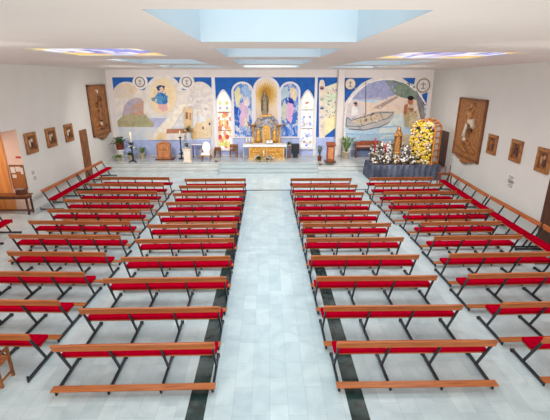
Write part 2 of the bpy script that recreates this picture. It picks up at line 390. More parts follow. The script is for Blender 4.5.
# ------------------------------------------------------------------ painted murals (flat paintings on the back wall)
def ell(cx, cy, rx, ry, a0=0, a1=360, n=28):
    return [(cx + rx * math.cos(math.radians(a0 + (a1 - a0) * i / n)), cy + ry * math.sin(math.radians(a0 + (a1 - a0) * i / n))) for i in range(n + (0 if abs(a1 - a0) >= 360 else 1))]
class Canvas:
    def __init__(s, D, px0=None, px1=None, py=77.3):
        s.D = D; s.mb = MB(); s.k = 0
        s.lo = ony(px0, py, D).x if px0 else -99; s.hi = ony(px1, py, D).x if px1 else 99
    def w(s, x, y):
        v = ony(x, y, s.D - 0.002 * s.k); v.x = max(s.lo, min(s.hi, v.x)); return v
    def p(s, pts, m, new=True):
        if new: s.k += 1
        if isinstance(m, tuple): m = paint(m)
        if isinstance(m, list): m = wash(m)
        s.mb.poly([s.w(x, y) for (x, y) in pts], m); return s
    def dabs(s, cx, cy, rx, ry, cols, n, sz=1.6, asp=0.6):
        s.k += 1
        for i in range(int(n * 0.6)):
            a = random.uniform(0, 2 * PI); r = math.sqrt(random.random()); x = cx + rx * r * math.cos(a); y = cy + ry * r * math.sin(a)
            q = random.uniform(0, PI); u = random.uniform(0.5, 1) * sz
            s.k += 0.05
            s.mb.poly([s.w(x + u * math.cos(b) * math.cos(q) - u * asp * math.sin(b) * math.sin(q), y + u * math.cos(b) * math.sin(q) + u * asp * math.sin(b) * math.cos(q)) for b in [2 * PI * j / 7 for j in range(7)]], wash([random.choice(cols)] + cols[:3]))
        return s
    def line(s, pts, w, m):
        s.k += 1
        if isinstance(m, tuple): m = paint(m)
        for (a, b) in zip(pts[:-1], pts[1:]):
            dx, dy = b[0] - a[0], b[1] - a[1]; l = math.hypot(dx, dy) or 1; nx, ny = -dy / l * w / 2, dx / l * w / 2
            s.mb.poly([s.w(x, y) for (x, y) in ((a[0] + nx, a[1] + ny), (b[0] + nx, b[1] + ny), (b[0] - nx, b[1] - ny), (a[0] - nx, a[1] - ny))], m)
        return s
    def build(s, name, label, cat):
        o = s.mb.build(name); return tag(o, label, cat)
BLUE = (42, 98, 178); DADO = (174, 188, 230); CRM = (228, 220, 212)
def medallion(px, py, r, mural, D, ringc, inner):
    c = ony(px, py, D); R = r / F * D / 1.06
    ringm = MB()
    o = [c + Vector((R * math.cos(a), 0, R * math.sin(a))) for a in [2 * PI * i / 28 for i in range(28)]]
    i_ = [c + Vector((R * 0.84 * math.cos(a), 0, R * 0.84 * math.sin(a))) for a in [2 * PI * i / 28 for i in range(28)]]
    ringm.ring(o, i_, (0, -0.03, 0), paint(ringc))
    m = ringm.build('medallion', None, mural)
    d = MB(); d.prism([c + (p - c) * 0.9 for p in o], (0, -0.012, 0), paint(inner))
    e = paint((150, 140, 136)); f = c + Vector((0, -0.014, 0))
    d.box(f, (R * 0.16, 0.012, R * 0.9), e); d.box(f + Vector((0, 0, R * 0.2)), (R * 0.6, 0.012, R * 0.14), e); d.box(f - Vector((0, 0, R * 0.4)), (R * 0.5, 0.012, R * 0.14), e)
    d.build('emblem', None, m)
# --- left mural
c = Canvas(DB, 112, 212.2)
c.p([(112, 77.3), (213, 77.3), (213, 155), (112, 155)], CRM)
c.p([(112, 77.3), (211.5, 77.3), (211.5, 90), (112, 90)], BLUE)
c.p(ell(126.5, 99, 15.5, 17.5), CRM); c.p(ell(199, 99, 15.5, 17.5), CRM); c.p([(113, 90), (211.5, 90), (211.5, 96), (113, 96)], CRM)
c.p(ell(163.5, 101, 21, 26.5), CRM)
c.p(ell(140, 82, 7.6, 7.6), (236, 230, 226)); c.p(ell(186.8, 82, 7.6, 7.6), (236, 230, 226))
c.p([(112.5, 140), (211.5, 140), (211.5, 155), (112.5, 155)], DADO)
# sky tints, mountain, sea
c.p(ell(126, 90, 11, 6), (226, 206, 178)); c.p([(114, 90), (122, 84), (130, 92), (133, 98), (114, 98)], [(220, 206, 214), (230, 214, 186), (222, 208, 210)])
c.p([(114, 116), (211, 116), (211, 128), (114, 128)], (222, 220, 222))
c.p([(149, 118), (172, 118), (163, 128), (147, 128)], (182, 188, 220))
c.p([(113, 127), (211, 127), (211, 140), (113, 140)], [(196, 206, 228), (212, 218, 226), (226, 224, 214)])
c.p([(122.5, 114), (124, 106), (129, 100), (136, 97.5), (142, 98.5), (144, 102), (143.5, 112), (146, 118), (122, 118)], [(150, 148, 182), (176, 170, 192), (196, 180, 184), (168, 160, 176)])
c.p([(132, 117), (133, 106), (138, 100), (143, 101), (143, 112), (145, 118)], [(214, 184, 160), (206, 164, 136), (190, 150, 130), (220, 196, 176)]); c.p([(128, 112), (132, 104), (135, 108), (133, 116)], (188, 160, 150))
c.p([(117, 121), (123, 115.5), (130, 113.5), (138, 115.5), (145, 114), (150, 120), (154, 123), (153, 127), (117, 127)], [(138, 144, 112), (166, 164, 124), (190, 178, 144), (146, 150, 116)])
c.p([(118, 123), (126, 120), (134, 124), (130, 127), (117, 127)], (178, 166, 132)); c.p([(136, 120), (144, 118), (151, 124), (140, 127)], (170, 172, 134))
c.dabs(133, 107, 8, 8, [(172, 166, 190), (196, 176, 176), (206, 168, 142), (182, 170, 172), (150, 148, 176), (214, 184, 160)], 46, 1.7)
c.dabs(134, 122, 15, 4, [(152, 154, 120), (178, 166, 132), (140, 146, 116), (196, 184, 150), (166, 160, 110)], 46, 1.6)
c.dabs(124, 91, 9, 6, [(226, 206, 178), (220, 208, 210), (232, 214, 170), (214, 206, 216)], 30, 2.2)
c.dabs(130, 133, 16, 5, [(206, 214, 226), (222, 224, 214), (196, 206, 226), (226, 224, 220)], 30, 2.4)
# glory figure
c.p(ell(163, 96, 14, 18), [(238, 226, 204), (236, 214, 176), (230, 220, 208)]); c.p(ell(163, 97, 10, 14), (238, 212, 170))
c.p([(156, 87), (160, 85), (165, 86), (164, 90), (158, 91)], (48, 74, 120)); c.p(ell(161.5, 89, 2, 2.2), (224, 190, 170))
c.p([(155, 97), (158, 92), (162, 93), (168, 96), (167, 104), (158, 104), (154, 101)], (92, 152, 198)); c.p([(160, 92), (165, 94), (168, 102), (163, 105)], (58, 118, 182))
c.p([(151, 98), (156, 97), (157, 101), (152, 101)], (120, 150, 176)); c.p([(158, 104), (167, 104), (168, 110), (163, 112), (158, 108)], (226, 178, 178))
c.dabs(163, 98, 6, 7, [(92, 152, 198), (58, 118, 182), (120, 170, 206), (70, 110, 160), (200, 190, 190)], 26, 1.3)
c.dabs(163, 108, 4, 3, [(226, 178, 178), (236, 198, 186), (214, 160, 170)], 10, 1.3)
c.dabs(163, 96, 13, 17, [(240, 222, 190), (232, 214, 196)], 16, 1.4)
# sun ray, tree
c.p([(150, 140), (158, 128), (181, 104), (187, 104), (176, 122), (164, 140)], (238, 230, 214))
for pts in ([(198, 118), (197, 108), (190, 100), (186, 98)], [(197, 108), (203, 98), (210, 94)], [(200, 103), (206, 103), (211, 106)], [(192, 102), (194, 94), (191, 90)], [(203, 98), (201, 91), (204, 87)], [(195, 105), (188, 107)]):
    c.line(pts, 0.5, (202, 196, 202))
for i in range(26): c.p(ell(random.uniform(188, 210), random.uniform(88, 112), 1.8, 1.2, n=8), random.choice([(220, 212, 216), (226, 220, 220), (228, 220, 212)]), new=(i == 0))
# tower, village
c.p([(183.5, 107), (185, 107), (185, 109), (187, 109), (187, 107), (189, 107), (189, 109), (191, 109), (191, 107), (192.5, 107), (192, 132), (184.5, 132)], (222, 190, 148))
c.p([(185.5, 113), (187, 111.5), (188, 113), (188, 119), (185.5, 119)], (150, 112, 92)); c.p([(189.5, 113), (191, 113), (191, 120), (189.5, 120)], (170, 130, 104))
c.p([(196, 122), (204, 118), (211, 118), (211, 138), (196, 138)], [(216, 188, 150), (228, 206, 172), (236, 220, 194)]); c.p([(192, 131), (197, 122), (197, 139), (192, 139)], (226, 190, 140)); c.p([(188, 124), (194, 131), (188, 132)], (196, 150, 120))
for (x, y) in ((202.5, 121), (209.5, 124), (203, 128)): c.p(ell(x, y, 1, 1.4, n=10), (90, 84, 92))
c.p([(199, 117), (205, 117), (206, 121), (199, 123)], (226, 230, 234))
c.p([(162, 134), (168, 129), (184, 129), (186, 133.5), (184, 140), (162, 140)], (234, 226, 220)); c.p([(167, 129), (184, 128.6), (187, 133.2), (166, 133.6)], (186, 128, 100)); c.p([(156, 137), (161, 132), (166, 134), (166, 140), (156, 140)], (232, 208, 166))
c.dabs(204, 129, 6, 8, [(226, 202, 166), (214, 184, 146), (234, 214, 184), (200, 170, 140)], 30, 1.2)
c.dabs(188.4, 119, 3, 9, [(222, 190, 148), (206, 170, 130), (232, 204, 166)], 14, 1.0)
M1 = c.build('mural', 'wide village mural with blue corners, left of the red lancet window', 'mural')
medallion(140, 82, 5, M1, DB - 0.05, (104, 90, 92), (228, 220, 214)); medallion(186.8, 82, 5, M1, DB - 0.05, (118, 112, 112), (228, 220, 214))
# --- central blue field and dado
c = Canvas(DB, 214, 316)
c.p([(214, 77.3), (316, 77.3), (316, 155), (214, 155)], BLUE); c.p([(214, 137.5), (316, 137.5), (316, 155), (214, 155)], (178, 190, 230))
M2 = c.build('mural', 'plain blue painted field with lilac base behind the altar arches', 'mural')
# --- narrow plates panel
c = Canvas(DB, 316, 337.6)
c.p([(316, 77.3), (337.5, 77.3), (337.5, 155), (316, 155)], BLUE)
c.p([(325, 87), (337.5, 82.5), (337.5, 128), (325, 136)], (228, 222, 200)); c.p([(325, 120), (337.5, 113), (337.5, 128), (325, 135)], (238, 226, 176)); c.p([(325, 95), (337.5, 92), (337.5, 100), (325, 104)], (214, 226, 200))
for (i, col) in enumerate([(190, 60, 70), (60, 90, 160), (90, 140, 90), (200, 150, 70), (190, 110, 150), (80, 130, 170)] * 7):
    x = random.uniform(326.5, 336.5); y = random.uniform(89, 118); c.p(ell(x, y, random.uniform(0.4, 1), random.uniform(0.4, 1), n=7), tuple(min(255, int(v * 0.6 + 90)) for v in col), new=(i == 0))
c.p([(316, 137), (337.5, 137), (337.5, 155), (316, 155)], DADO)
c.p([(319, 84), (320, 80.5), (322, 79.5), (324, 80.5), (325, 84), (325, 138), (319, 138)], (232, 218, 200))
for (y, c1, c2) in ((88, (176, 140, 136), (70, 66, 110)), (99, (214, 206, 190), (150, 186, 160)), (108, (200, 196, 196), (70, 90, 140)), (117, (214, 206, 196), (190, 180, 200)), (126, (218, 204, 190), (200, 190, 190))):
    c.p(ell(322, y, 2.4, 2.2), c1); c.p(ell(322, y + 0.3, 1.8, 0.9), c2)
c.build('mural', 'narrow painted panel of small dishes and speckled blue-cornered scene beside white pillar', 'mural')
# --- right mural
CX, CY, RR = 387, 121.5, 43
def arc(a0, a1, r=RR, n=30): return ell(CX, CY, r, r, a0, a1, n)
c = Canvas(DB, 343.7, 429.6)
c.p([(343.5, 77.3), (430, 77.3), (430, 155), (343.5, 155)], CRM)
c.p([(344.5, 77.8), (373, 77.8), (362, 83), (352, 93), (344.8, 103)], BLUE); c.p([(402, 77.8), (415.5, 77.8), (414, 84.5), (409, 83)], BLUE); c.p([(421.5, 94.5), (429, 92), (427.6, 106)], BLUE)
c.p([(344.5, 143), (430, 143), (430, 155), (344.5, 155)], DADO)
c.p(arc(180, 360) + [(430, 150), (344, 150)], (240, 236, 232))
A = arc(182, 358, 41.5)
c.p(A + [(428.5, 148), (345.5, 148)], [(164, 198, 226), (188, 212, 230), (214, 226, 230)])
c.p([p for p in arc(212, 330, 41.5)], [(156, 160, 200), (178, 180, 210), (196, 190, 206), (170, 176, 210)])
c.p(arc(238, 278, 41.5, 12) + [(396, 96), (352, 99)], (160, 164, 200))
c.p([(352, 100), (375, 103), (395, 95), (412, 92), (423, 112), (423, 118), (347, 118), (348, 108)], [(224, 198, 184), (236, 214, 194), (230, 210, 204)]); c.p([(372, 108), (396, 96), (399, 97), (380, 109)], (176, 156, 150))
c.p([(348, 104), (356, 100), (362, 104), (366, 116), (346, 118)], (216, 206, 206))
c.p([(385, 80.5), (394, 80.2), (406, 84), (416, 92), (423, 103), (416, 100), (404, 98), (395, 95), (391, 90), (388, 86)], [(94, 112, 112), (124, 140, 124), (148, 156, 144), (108, 122, 124)]); c.p([(396, 84), (408, 88), (404, 94), (396, 92)], (136, 152, 130)); c.p([(388, 82), (398, 83), (396, 87), (389, 87)], (140, 144, 164))
c.p([(416, 90), (424, 103), (428.5, 120), (428.5, 136), (420, 136), (421, 120), (417, 104)], [(106, 106, 114), (136, 132, 136), (160, 152, 144)]); c.p([(421, 104), (424, 112), (425, 134), (422, 134)], (158, 150, 142))
c.p([(388, 118), (402, 112), (404, 128), (396, 134), (380, 140), (378, 124)], (214, 224, 222))
for y in (126, 133, 139, 144): c.p([(346, y), (372, y + 1.2), (398, y - 0.5), (398, y + 1), (372, y + 2.4), (346, y + 1.4)], (150, 190, 220))
c.p([(396, 136), (424, 132), (428.5, 148), (392, 148)], [(184, 170, 148), (208, 192, 166), (222, 210, 190)])
c.dabs(404, 90, 12, 7, [(112, 128, 122), (136, 152, 130), (96, 112, 116), (140, 140, 160), (150, 160, 140)], 60, 1.8)
c.dabs(376, 91, 22, 8, [(178, 180, 208), (160, 164, 200), (190, 186, 208), (168, 172, 206)], 60, 2.4)
c.dabs(424, 118, 3.5, 16, [(128, 126, 132), (108, 108, 116), (158, 150, 142)], 34, 1.4)
c.dabs(382, 107, 20, 4, [(232, 208, 188), (224, 200, 186), (238, 216, 200)], 30, 2.0)
c.dabs(372, 140, 26, 7, [(186, 210, 228), (166, 198, 224), (206, 222, 230), (150, 190, 220), (222, 228, 226)], 90, 2.6, 0.3)
# boat
c.p([(346, 126), (347, 117), (349, 117.5), (351, 120), (362, 116), (374, 112), (384, 111), (394, 112), (393, 118), (388, 124), (376, 128), (362, 130), (350, 129)], [(148, 148, 156), (184, 182, 182), (206, 198, 190)])
c.p([(351, 121), (364, 117), (377, 113.5), (391, 113.5), (386, 118), (374, 122), (360, 125)], (208, 190, 168))
for pts in ([(347, 117), (351, 120.5), (363, 117), (377, 113), (394, 112)], [(346, 126), (360, 126.5), (376, 122), (389, 118), (394, 112)], [(349, 129), (364, 130), (380, 127), (390, 122)], [(360, 118), (362, 126)], [(370, 115), (373, 123)], [(380, 113), (384, 120)], [(347, 117), (346, 126)]):
    c.line(pts, 0.6, (92, 92, 104))
for i in range(16): c.p(ell(random.uniform(364, 377), random.uniform(113, 121), 1.2, 1, n=8), random.choice([(206, 166, 120), (230, 220, 210), (96, 92, 100), (190, 150, 110)]), new=(i == 0))
c.line([(365.8, 82.5), (365.8, 114)], 0.6, (110, 108, 122))
c.p([(351, 116), (352, 107), (354, 104), (357, 106), (359, 115)], (232, 228, 226)); c.p(ell(356, 104.7, 1.7, 2), (170, 120, 96)); c.p(ell(355.6, 103.2, 1.9, 1.1), (80, 66, 64))
c.dabs(367, 120, 17, 5, [(176, 176, 180), (208, 190, 168), (120, 120, 130), (226, 220, 214), (150, 140, 140)], 44, 1.2)
# standing figure
c.p([(405, 126), (404, 115), (407, 108), (411, 103), (416, 105), (417, 113), (419, 126), (412, 128.5)], [(184, 162, 122), (210, 192, 154), (226, 212, 178)]); c.p([(405, 116), (408, 108), (410, 110), (409, 126), (405, 126)], (184, 162, 122))
c.p([(403.5, 113), (404.5, 105), (408, 104), (407, 113), (405, 116)], (176, 110, 84)); c.p([(408, 108), (416, 108), (416, 113), (411, 112)], (168, 104, 78)); c.p(ell(410.5, 101.5, 2.6, 3.4), (182, 112, 88)); c.p(ell(410.7, 98, 3.2, 2.2), (44, 38, 42))
c.p([(413, 105), (417, 103), (417, 110), (414, 112)], (228, 214, 198))
c.dabs(411, 119, 5, 9, [(206, 188, 150), (184, 162, 122), (224, 208, 172), (160, 138, 104)], 34, 1.3)
c.dabs(410, 140, 15, 6, [(204, 188, 160), (220, 206, 180), (180, 166, 146), (196, 200, 190)], 34, 1.8)
M4 = c.build('mural', 'large arched mural of a moored boat and fisherman, right of white pillar', 'mural')
medallion(350.3, 84, 6, M4, DB - 0.085, (100, 106, 140), (226, 214, 196)); medallion(423.2, 85.6, 7, M4, DB - 0.085, (140, 122, 118), (220, 212, 204))
# white strips and pillar
mb = MB(); a = ony(213.2, 77, DB); mb.box((a.x, DB - 0.05, 2.9), (0.2, 0.1, 4.84)); struct('trim_5', mb, WHITE)
mb = MB(); a = ony(316.3, 77, DB); mb.box((a.x, DB - 0.05, 2.9), (0.16, 0.1, 4.84)); struct('trim_6', mb, WHITE)
mb = MB(); a = ony(337.6, 100, DB - 0.35); b = ony(343.6, 100, DB - 0.35); mb.box(((a.x + b.x) / 2, DB - 0.175, (CZ + DZ) / 2), (b.x - a.x, 0.35, CZ - DZ)); struct('trim_7', mb, BACKW)
# ------------------------------------------------------------------ arched frames
def arch_px(x0, x1, yt, yb, pointed=False, n=14):
    cx = (x0 + x1) / 2; r = (x1 - x0) / 2; out = [(x0, yb)]
    if pointed:
        hgt = r * 1.55
        for i in range(n + 1):
            t = i / n; out.append((x0 + r * t, yt + hgt * (1 - math.sin(t * PI / 2 * 0.92) / math.sin(PI / 2 * 0.92))))
        for i in range(1, n + 1):
            t = 1 - i / n; out.append((x1 - r * t, yt + hgt * (1 - math.sin(t * PI / 2 * 0.92) / math.sin(PI / 2 * 0.92))))
    else:
        for i in range(2 * n + 1):
            a = PI - PI * i / (2 * n); out.append((cx + r * math.cos(a), yt + r - r * math.sin(a)))
    out.append((x1, yb)); return out
def uw(x, y, D, ym=112, xm=266):
    return Vector((ony(x, ym, D).x, D, ony(xm, y, D).z))
def arch_thing(name, label, cat, o, i, fm, panelm, pname, depth=0.09, pointed=False, D=DB - 0.012):
    px = arch_px(*o, pointed); ix = arch_px(*i, pointed)
    P = [uw(x, y, D) for (x, y) in px]; Q = [uw(x, y, D) for (x, y) in ix]
    base = (P[0] + P[-1]) / 2
    t = thing(name, label, cat, base)
    f = MB().ring(P, Q, (0, -depth, 0), None).build('frame', fm, t); f.location = -base
    g = MB().prism(Q, (0, -0.02, 0)).build(pname, panelm, t); g.location = -base
    return t, base
ANG = dapple('blue_painting', [(60, 112, 196), (130, 160, 216), (96, 140, 210), (190, 200, 220), (48, 96, 186), (166, 180, 220), (210, 206, 214), (84, 130, 204)], 6.5, 0.85, 0, (1, 1, 0.6), 0.5)
FRM = mat('pale_frame', (226, 222, 226), 0.7, 0, 0.02, 3)
def extra(t, base, polys, D, nm='painted_figure'):
    c = Canvas(D)
    for (pts, m) in polys: c.p(pts, m)
    for (pts, m) in polys:
        cx = sum(p[0] for p in pts) / len(pts); cy = sum(p[1] for p in pts) / len(pts); rx = (max(p[0] for p in pts) - min(p[0] for p in pts)) / 2; ry = (max(p[1] for p in pts) - min(p[1] for p in pts)) / 2
        c.dabs(cx, cy, rx * 0.8, ry * 0.9, [m, tuple(min(255, v + 22) for v in m), tuple(max(0, v - 34) for v in m), (170, 186, 220), (120, 150, 208)], 16, 1.2)
    o = c.mb.build(nm, None, t); o.location = -base
t, b = arch_thing('arched_painting', 'arched blue painting with pale yellow-winged angel, left of the statue niche', 'painting', (232.2, 253.8, 81.5, 138), (234.2, 251.8, 83.5, 136.5), FRM, ANG, 'canvas')
extra(t, b, [([(234, 92), (239, 86), (241, 96), (239, 104), (242, 110), (236, 104)], (226, 216, 172)), ([(241, 88), (246, 85), (251, 92), (250, 102), (246, 100)], (158, 186, 222)), ([(240, 104), (245, 100), (248, 104), (247, 116), (243, 128), (239, 122), (241, 112)], (214, 178, 204)), ([(243, 100), (248, 96), (250, 104), (247, 108)], (224, 210, 208)), ([(243, 128), (248, 116), (247, 124)], (232, 226, 190)), ([(234, 106), (239, 108), (237, 116), (234, 114)], (36, 84, 176))], DB - 0.036)
t, b = arch_thing('arched_painting', 'arched blue painting with pink-robed angel, right of the statue niche', 'painting', (279.3, 300, 81.5, 138), (281.3, 298, 83.5, 136.5), FRM, ANG, 'canvas')
extra(t, b, [([(290, 88), (294, 87), (297, 94), (296, 101), (291, 98)], (226, 210, 178)), ([(280, 110), (285, 100), (288, 110), (285, 122), (281, 116)], (196, 200, 186)), ([(288, 102), (293, 103), (294, 112), (291, 124), (286, 118), (287, 108)], (218, 172, 206)), ([(288, 97), (292, 99), (294, 104), (289, 103)], (40, 60, 150)), ([(282, 88), (288, 86), (288, 96), (282, 100)], (180, 204, 214)), ([(291, 124), (296, 110), (298, 114), (295, 124)], (70, 112, 190))], DB - 0.036)
# niche
NICHE = mat('niche_plaster', (236, 214, 190), 0.8, 0, 0.03, 3)
t, b = arch_thing('statue_niche', 'tall cream arched niche panel with golden halo behind the standing statue', 'niche', (253.6, 279.6, 76.6, 148), (256, 277.2, 79, 148), FRM, NICHE, 'niche_panel', 0.12)
c = Canvas(DB - 0.034)
def star(cx, cy, r0, r1, n):
    return [(cx + (r1 if i % 2 == 0 else r0) * math.cos(PI * i / n), cy + (r1 if i % 2 == 0 else r0) * math.sin(PI * i / n) * 1.05) for i in range(2 * n)]
c.p(star(266, 95, 10.5, 14, 30), (232, 206, 160)); c.p(star(266, 94, 7.5, 11.5, 26), (216, 176, 104)); c.p(star(266, 93, 4.5, 8, 22), (196, 146, 66))
o = c.mb.build('halo', None, t); o.location = -b
# lancets: lit stained glass
GL1 = dapple('stained_red', [(255, 250, 238), (250, 210, 120), (255, 246, 230), (240, 150, 110), (255, 252, 244), (246, 196, 150), (226, 110, 70)], 5.5, 0.3, 1.0, (1, 1, 0.7), 0.3)
GL0 = dapple('stained_pale', [(255, 253, 248), (252, 250, 240), (244, 240, 206), (255, 253, 250), (236, 236, 216)], 6, 0.3, 1.1)
GL2 = dapple('stained_white', [(255, 252, 250), (248, 246, 252), (206, 206, 232), (255, 252, 250), (252, 236, 222), (190, 196, 226)], 6.5, 0.3, 1.1)
LEAD = mat('lead_bar', (130, 96, 84), 0.6, 0, 0.05, 5)
def glow(col): return dapple('glass_%d_%d_%d' % col, [col, tuple(min(255, int(v * 1.06)) for v in col), tuple(int(v * 0.92) for v in col)], 9, 0.3, 0.95)
def lancet(n, o, i, splits, gls, blobs, lead):
    D = DB - 0.012
    px = arch_px(*o, True); ix = arch_px(*i, True)
    P = [uw(x, y, D) for (x, y) in px]; Q = [uw(x, y, D) for (x, y) in ix]
    mb = MB().ring(P, Q, (0, -0.1, 0)); a0 = uw(o[0], o[3], D); a1 = uw(o[1], o[3], D)
    mb.box(((a0.x + a1.x) / 2, D - 0.09, a0.z - 0.03), (a1.x - a0.x, 0.18, 0.07))
    w = struct('window_%d' % n, mb, FRM)
    ysb = [i[2]] + splits + [i[3]]
    for k in range(len(gls)):
        ya_, yb_ = ysb[k], ysb[k + 1]
        pts = [(i[0], yb_)] + ([p for p in ix[1:-1] if p[1] < yb_] if k == 0 else [(i[0], ya_), (i[1], ya_)]) + [(i[1], yb_)]
        MB().prism([uw(x, y, D) for (x, y) in pts], (0, -0.02, 0)).build('pane', gls[k], w)
    c = Canvas(D - 0.022)
    for (pts, m) in blobs: c.p(pts, glow(m))
    c.mb.build('pane_motif', None, w)
    mb = MB()
    for y in splits:
        a = uw(i[0], y, D - 0.03); b = uw(i[1], y, D - 0.03); mb.box((a + b) / 2, (b.x - a.x, 0.03, 0.045))
    mb.build('glazing_bar', lead, w)
lancet(11, (215.8, 232.4, 89.2, 149), (217.5, 230.8, 91.6, 148), [112, 130.5], [GL0, GL1, GL1],
       [(ell(220, 137, 2, 2.4), (226, 30, 44)), (ell(227.2, 137, 2, 2.4), (226, 30, 44)), ([(218, 142), (229, 142), (229, 146), (218, 146)], (230, 226, 110)), (ell(220, 103, 1.8, 2.6), (232, 230, 150)), (ell(227, 103, 1.8, 2.6), (232, 226, 150)), (ell(220, 108, 1.4, 1.8), (206, 170, 206)), (ell(227, 108, 1.4, 1.8), (206, 180, 196)), (ell(223.6, 116, 1.8, 2.2), (236, 170, 60)), (ell(219.6, 123, 1.2, 3), (240, 150, 60)), (ell(227.4, 123, 1.2, 3), (232, 120, 70))], LEAD)
lancet(12, (299.8, 314.6, 89.5, 148), (301.4, 313, 92, 147), [110, 128.8], [GL0, GL2, GL2],
       [(ell(306.5, 103, 1.2, 1.4), (210, 100, 70)), (ell(308, 102.4, 0.8, 1), (110, 140, 80)), (ell(305.5, 107, 1, 0.6), (190, 200, 170)), (ell(304, 117, 1.3, 1.6), (150, 160, 214)), (ell(310, 117, 1.3, 1.6), (160, 170, 214)), (ell(304, 124, 1.2, 1.6), (230, 180, 150)), (ell(310, 124, 1.2, 1.6), (180, 180, 214)), (ell(307, 136, 1.6, 1.8), (160, 176, 220)), (ell(304, 142, 1.3, 1.6), (226, 160, 110)), (ell(310.5, 142, 1.3, 1.6), (214, 190, 120)), (ell(306, 145.4, 1, 1), (70, 100, 190))], LEAD)
# ------------------------------------------------------------------ statues
def figure(root, h, robe, veil, crown=None, hands=True, flare=0.22):
    """standing robed saint: robe, arms, face, veil; base at local origin, facing -y"""
    m = MB(); s = h / 1.7
    prof = [(flare, 0), (flare * 1.02, 0.05), (flare * 0.9, 0.3), (0.185, 0.7), (0.17, 0.95), (0.19, 1.15), (0.205, 1.3), (0.19, 1.38), (0.10, 1.44), (0.055, 1.47), (0.052, 1.52)]
    m.lathe([(r * s, z * s) for r, z in prof], (0, 0, 0), robe, 20, 1.0, 0.72, 0.05, 6)
    for sx in (-1, 1):
        m.tube([(sx * 0.18 * s, 0, 1.34 * s), (sx * 0.24 * s, -0.02 * s, 1.10 * s), (sx * 0.14 * s, -0.17 * s, 1.12 * s), (sx * 0.045 * s, -0.21 * s, 1.2 * s)], [0.07 * s, 0.075 * s, 0.06 * s, 0.035 * s], robe)
    b = m.build('robed_body', None, root)
    m = MB(); m.ball((0, -0.01 * s, 1.6 * s), (0.085 * s, 0.1 * s, 0.118 * s), SKIN, 3)
    m.ball((0, -0.112 * s, 1.59 * s), (0.014 * s, 0.02 * s, 0.028 * s), SKIN)
    for sx in (-1, 1): m.ball((sx * 0.032 * s, -0.098 * s, 1.615 * s), (0.013 * s, 0.008 * s, 0.008 * s), BLACK)
    m.ball((0, -0.1 * s, 1.545 * s), (0.024 * s, 0.01 * s, 0.007 * s), TERRA)
    m.tube([(0, 0, 1.46 * s), (0, 0, 1.56 * s)], 0.048 * s, SKIN)
    m.build('head', None, root)
    if hands:
        m = MB()
        for sx in (-1, 1):
            m.ball((sx * 0.022 * s, -0.22 * s, 1.235 * s), (0.017 * s, 0.035 * s, 0.05 * s), SKIN, 2)
            for f in range(4): m.tube([(sx * 0.02 * s, (-0.245 + 0.018 * f) * s, 1.26 * s), (sx * 0.008 * s, (-0.25 + 0.018 * f) * s, (1.335 - 0.008 * abs(f - 1)) * s)], 0.009 * s, SKIN, 6)
            m.tube([(sx * 0.03 * s, -0.195 * s, 1.23 * s), (sx * 0.02 * s, -0.2 * s, 1.29 * s)], 0.01 * s, SKIN, 6)
        m.build('hands', None, root)
    m = MB()
    outer = [(0.10, 1.70), (0.118, 1.62), (0.125, 1.5), (0.2, 1.36), (0.25, 1.1), (0.255, 0.7), (0.26, 0.25)]
    n = 14
    rows = []
    for (r, z) in outer:
        rows.append([m.bm.verts.new((math.cos(a) * r * s * 1.04, math.sin(a) * r * s * 0.82 + 0.015 * s, z * s)) for a in [math.radians(-20 + 220 * j / n) for j in range(n + 1)]])
    top = m.bm.verts.new((0, 0.0, 1.745 * s)); fs = []
    for i in range(len(rows) - 1):
        for j in range(n): fs.append(m.bm.faces.new((rows[i][j], rows[i][j + 1], rows[i + 1][j + 1], rows[i + 1][j])))
    for j in range(n): fs.append(m.bm.faces.new((top, rows[0][j + 1], rows[0][j])))
    m._fin(fs, veil, True); o = m.build('mantle', None, root)
    sd = o.modifiers.new('thick', 'SOLIDIFY'); sd.thickness = 0.012 * s; sd.offset = 1
    if crown:
        m = MB(); m.lathe([(0.075 * s, 0), (0.08 * s, 0.03 * s), (0.1 * s, 0.1 * s), (0.085 * s, 0.1 * s), (0.06 * s, 0.02 * s)], (0, 0, 1.72 * s), crown, 12)
        for j in range(6): a = PI * j / 3; m.ball((math.cos(a) * 0.092 * s, math.sin(a) * 0.092 * s, 1.83 * s), 0.018 * s, crown)
        m.build('crown', None, root)
# retable shrine below the statue
D = 24.66
zt = ony(265, 115, D).z; zb = DZ
c0 = ony(266.5, 140, D).x
t = thing('altar_shrine', 'ornate gilt and silver shrine pedestal with cloud figures below the standing statue', 'shrine', (c0, D, zb))
MB().box((0, 0.05, 0.45), (1.9, 0.5, 0.9), bev=0.02).box((0, 0.05, 0.92), (2.0, 0.56, 0.06), bev=0.01).build('plinth', GOLDP, t)
ht = zt - zb
MB().box((0, 0.12, 1.4), (1.5, 0.3, 0.95), bev=0.03).build('shrine_body', SILVER, t)
m = MB().box((0, 0.05, 1.35), (0.5, 0.5, 0.9), GOLDP, bev=0.02).box((0, -0.21, 1.4), (0.32, 0.02, 0.6), GOLD)
m.prism([(-0.3, -0.24, 1.8), (0.3, -0.24, 1.8), (0.2, -0.24, 1.95), (0, -0.24, 2.02), (-0.2, -0.24, 1.95)], (0, 0.5, 0), GOLD); m.build('tabernacle', None, t)
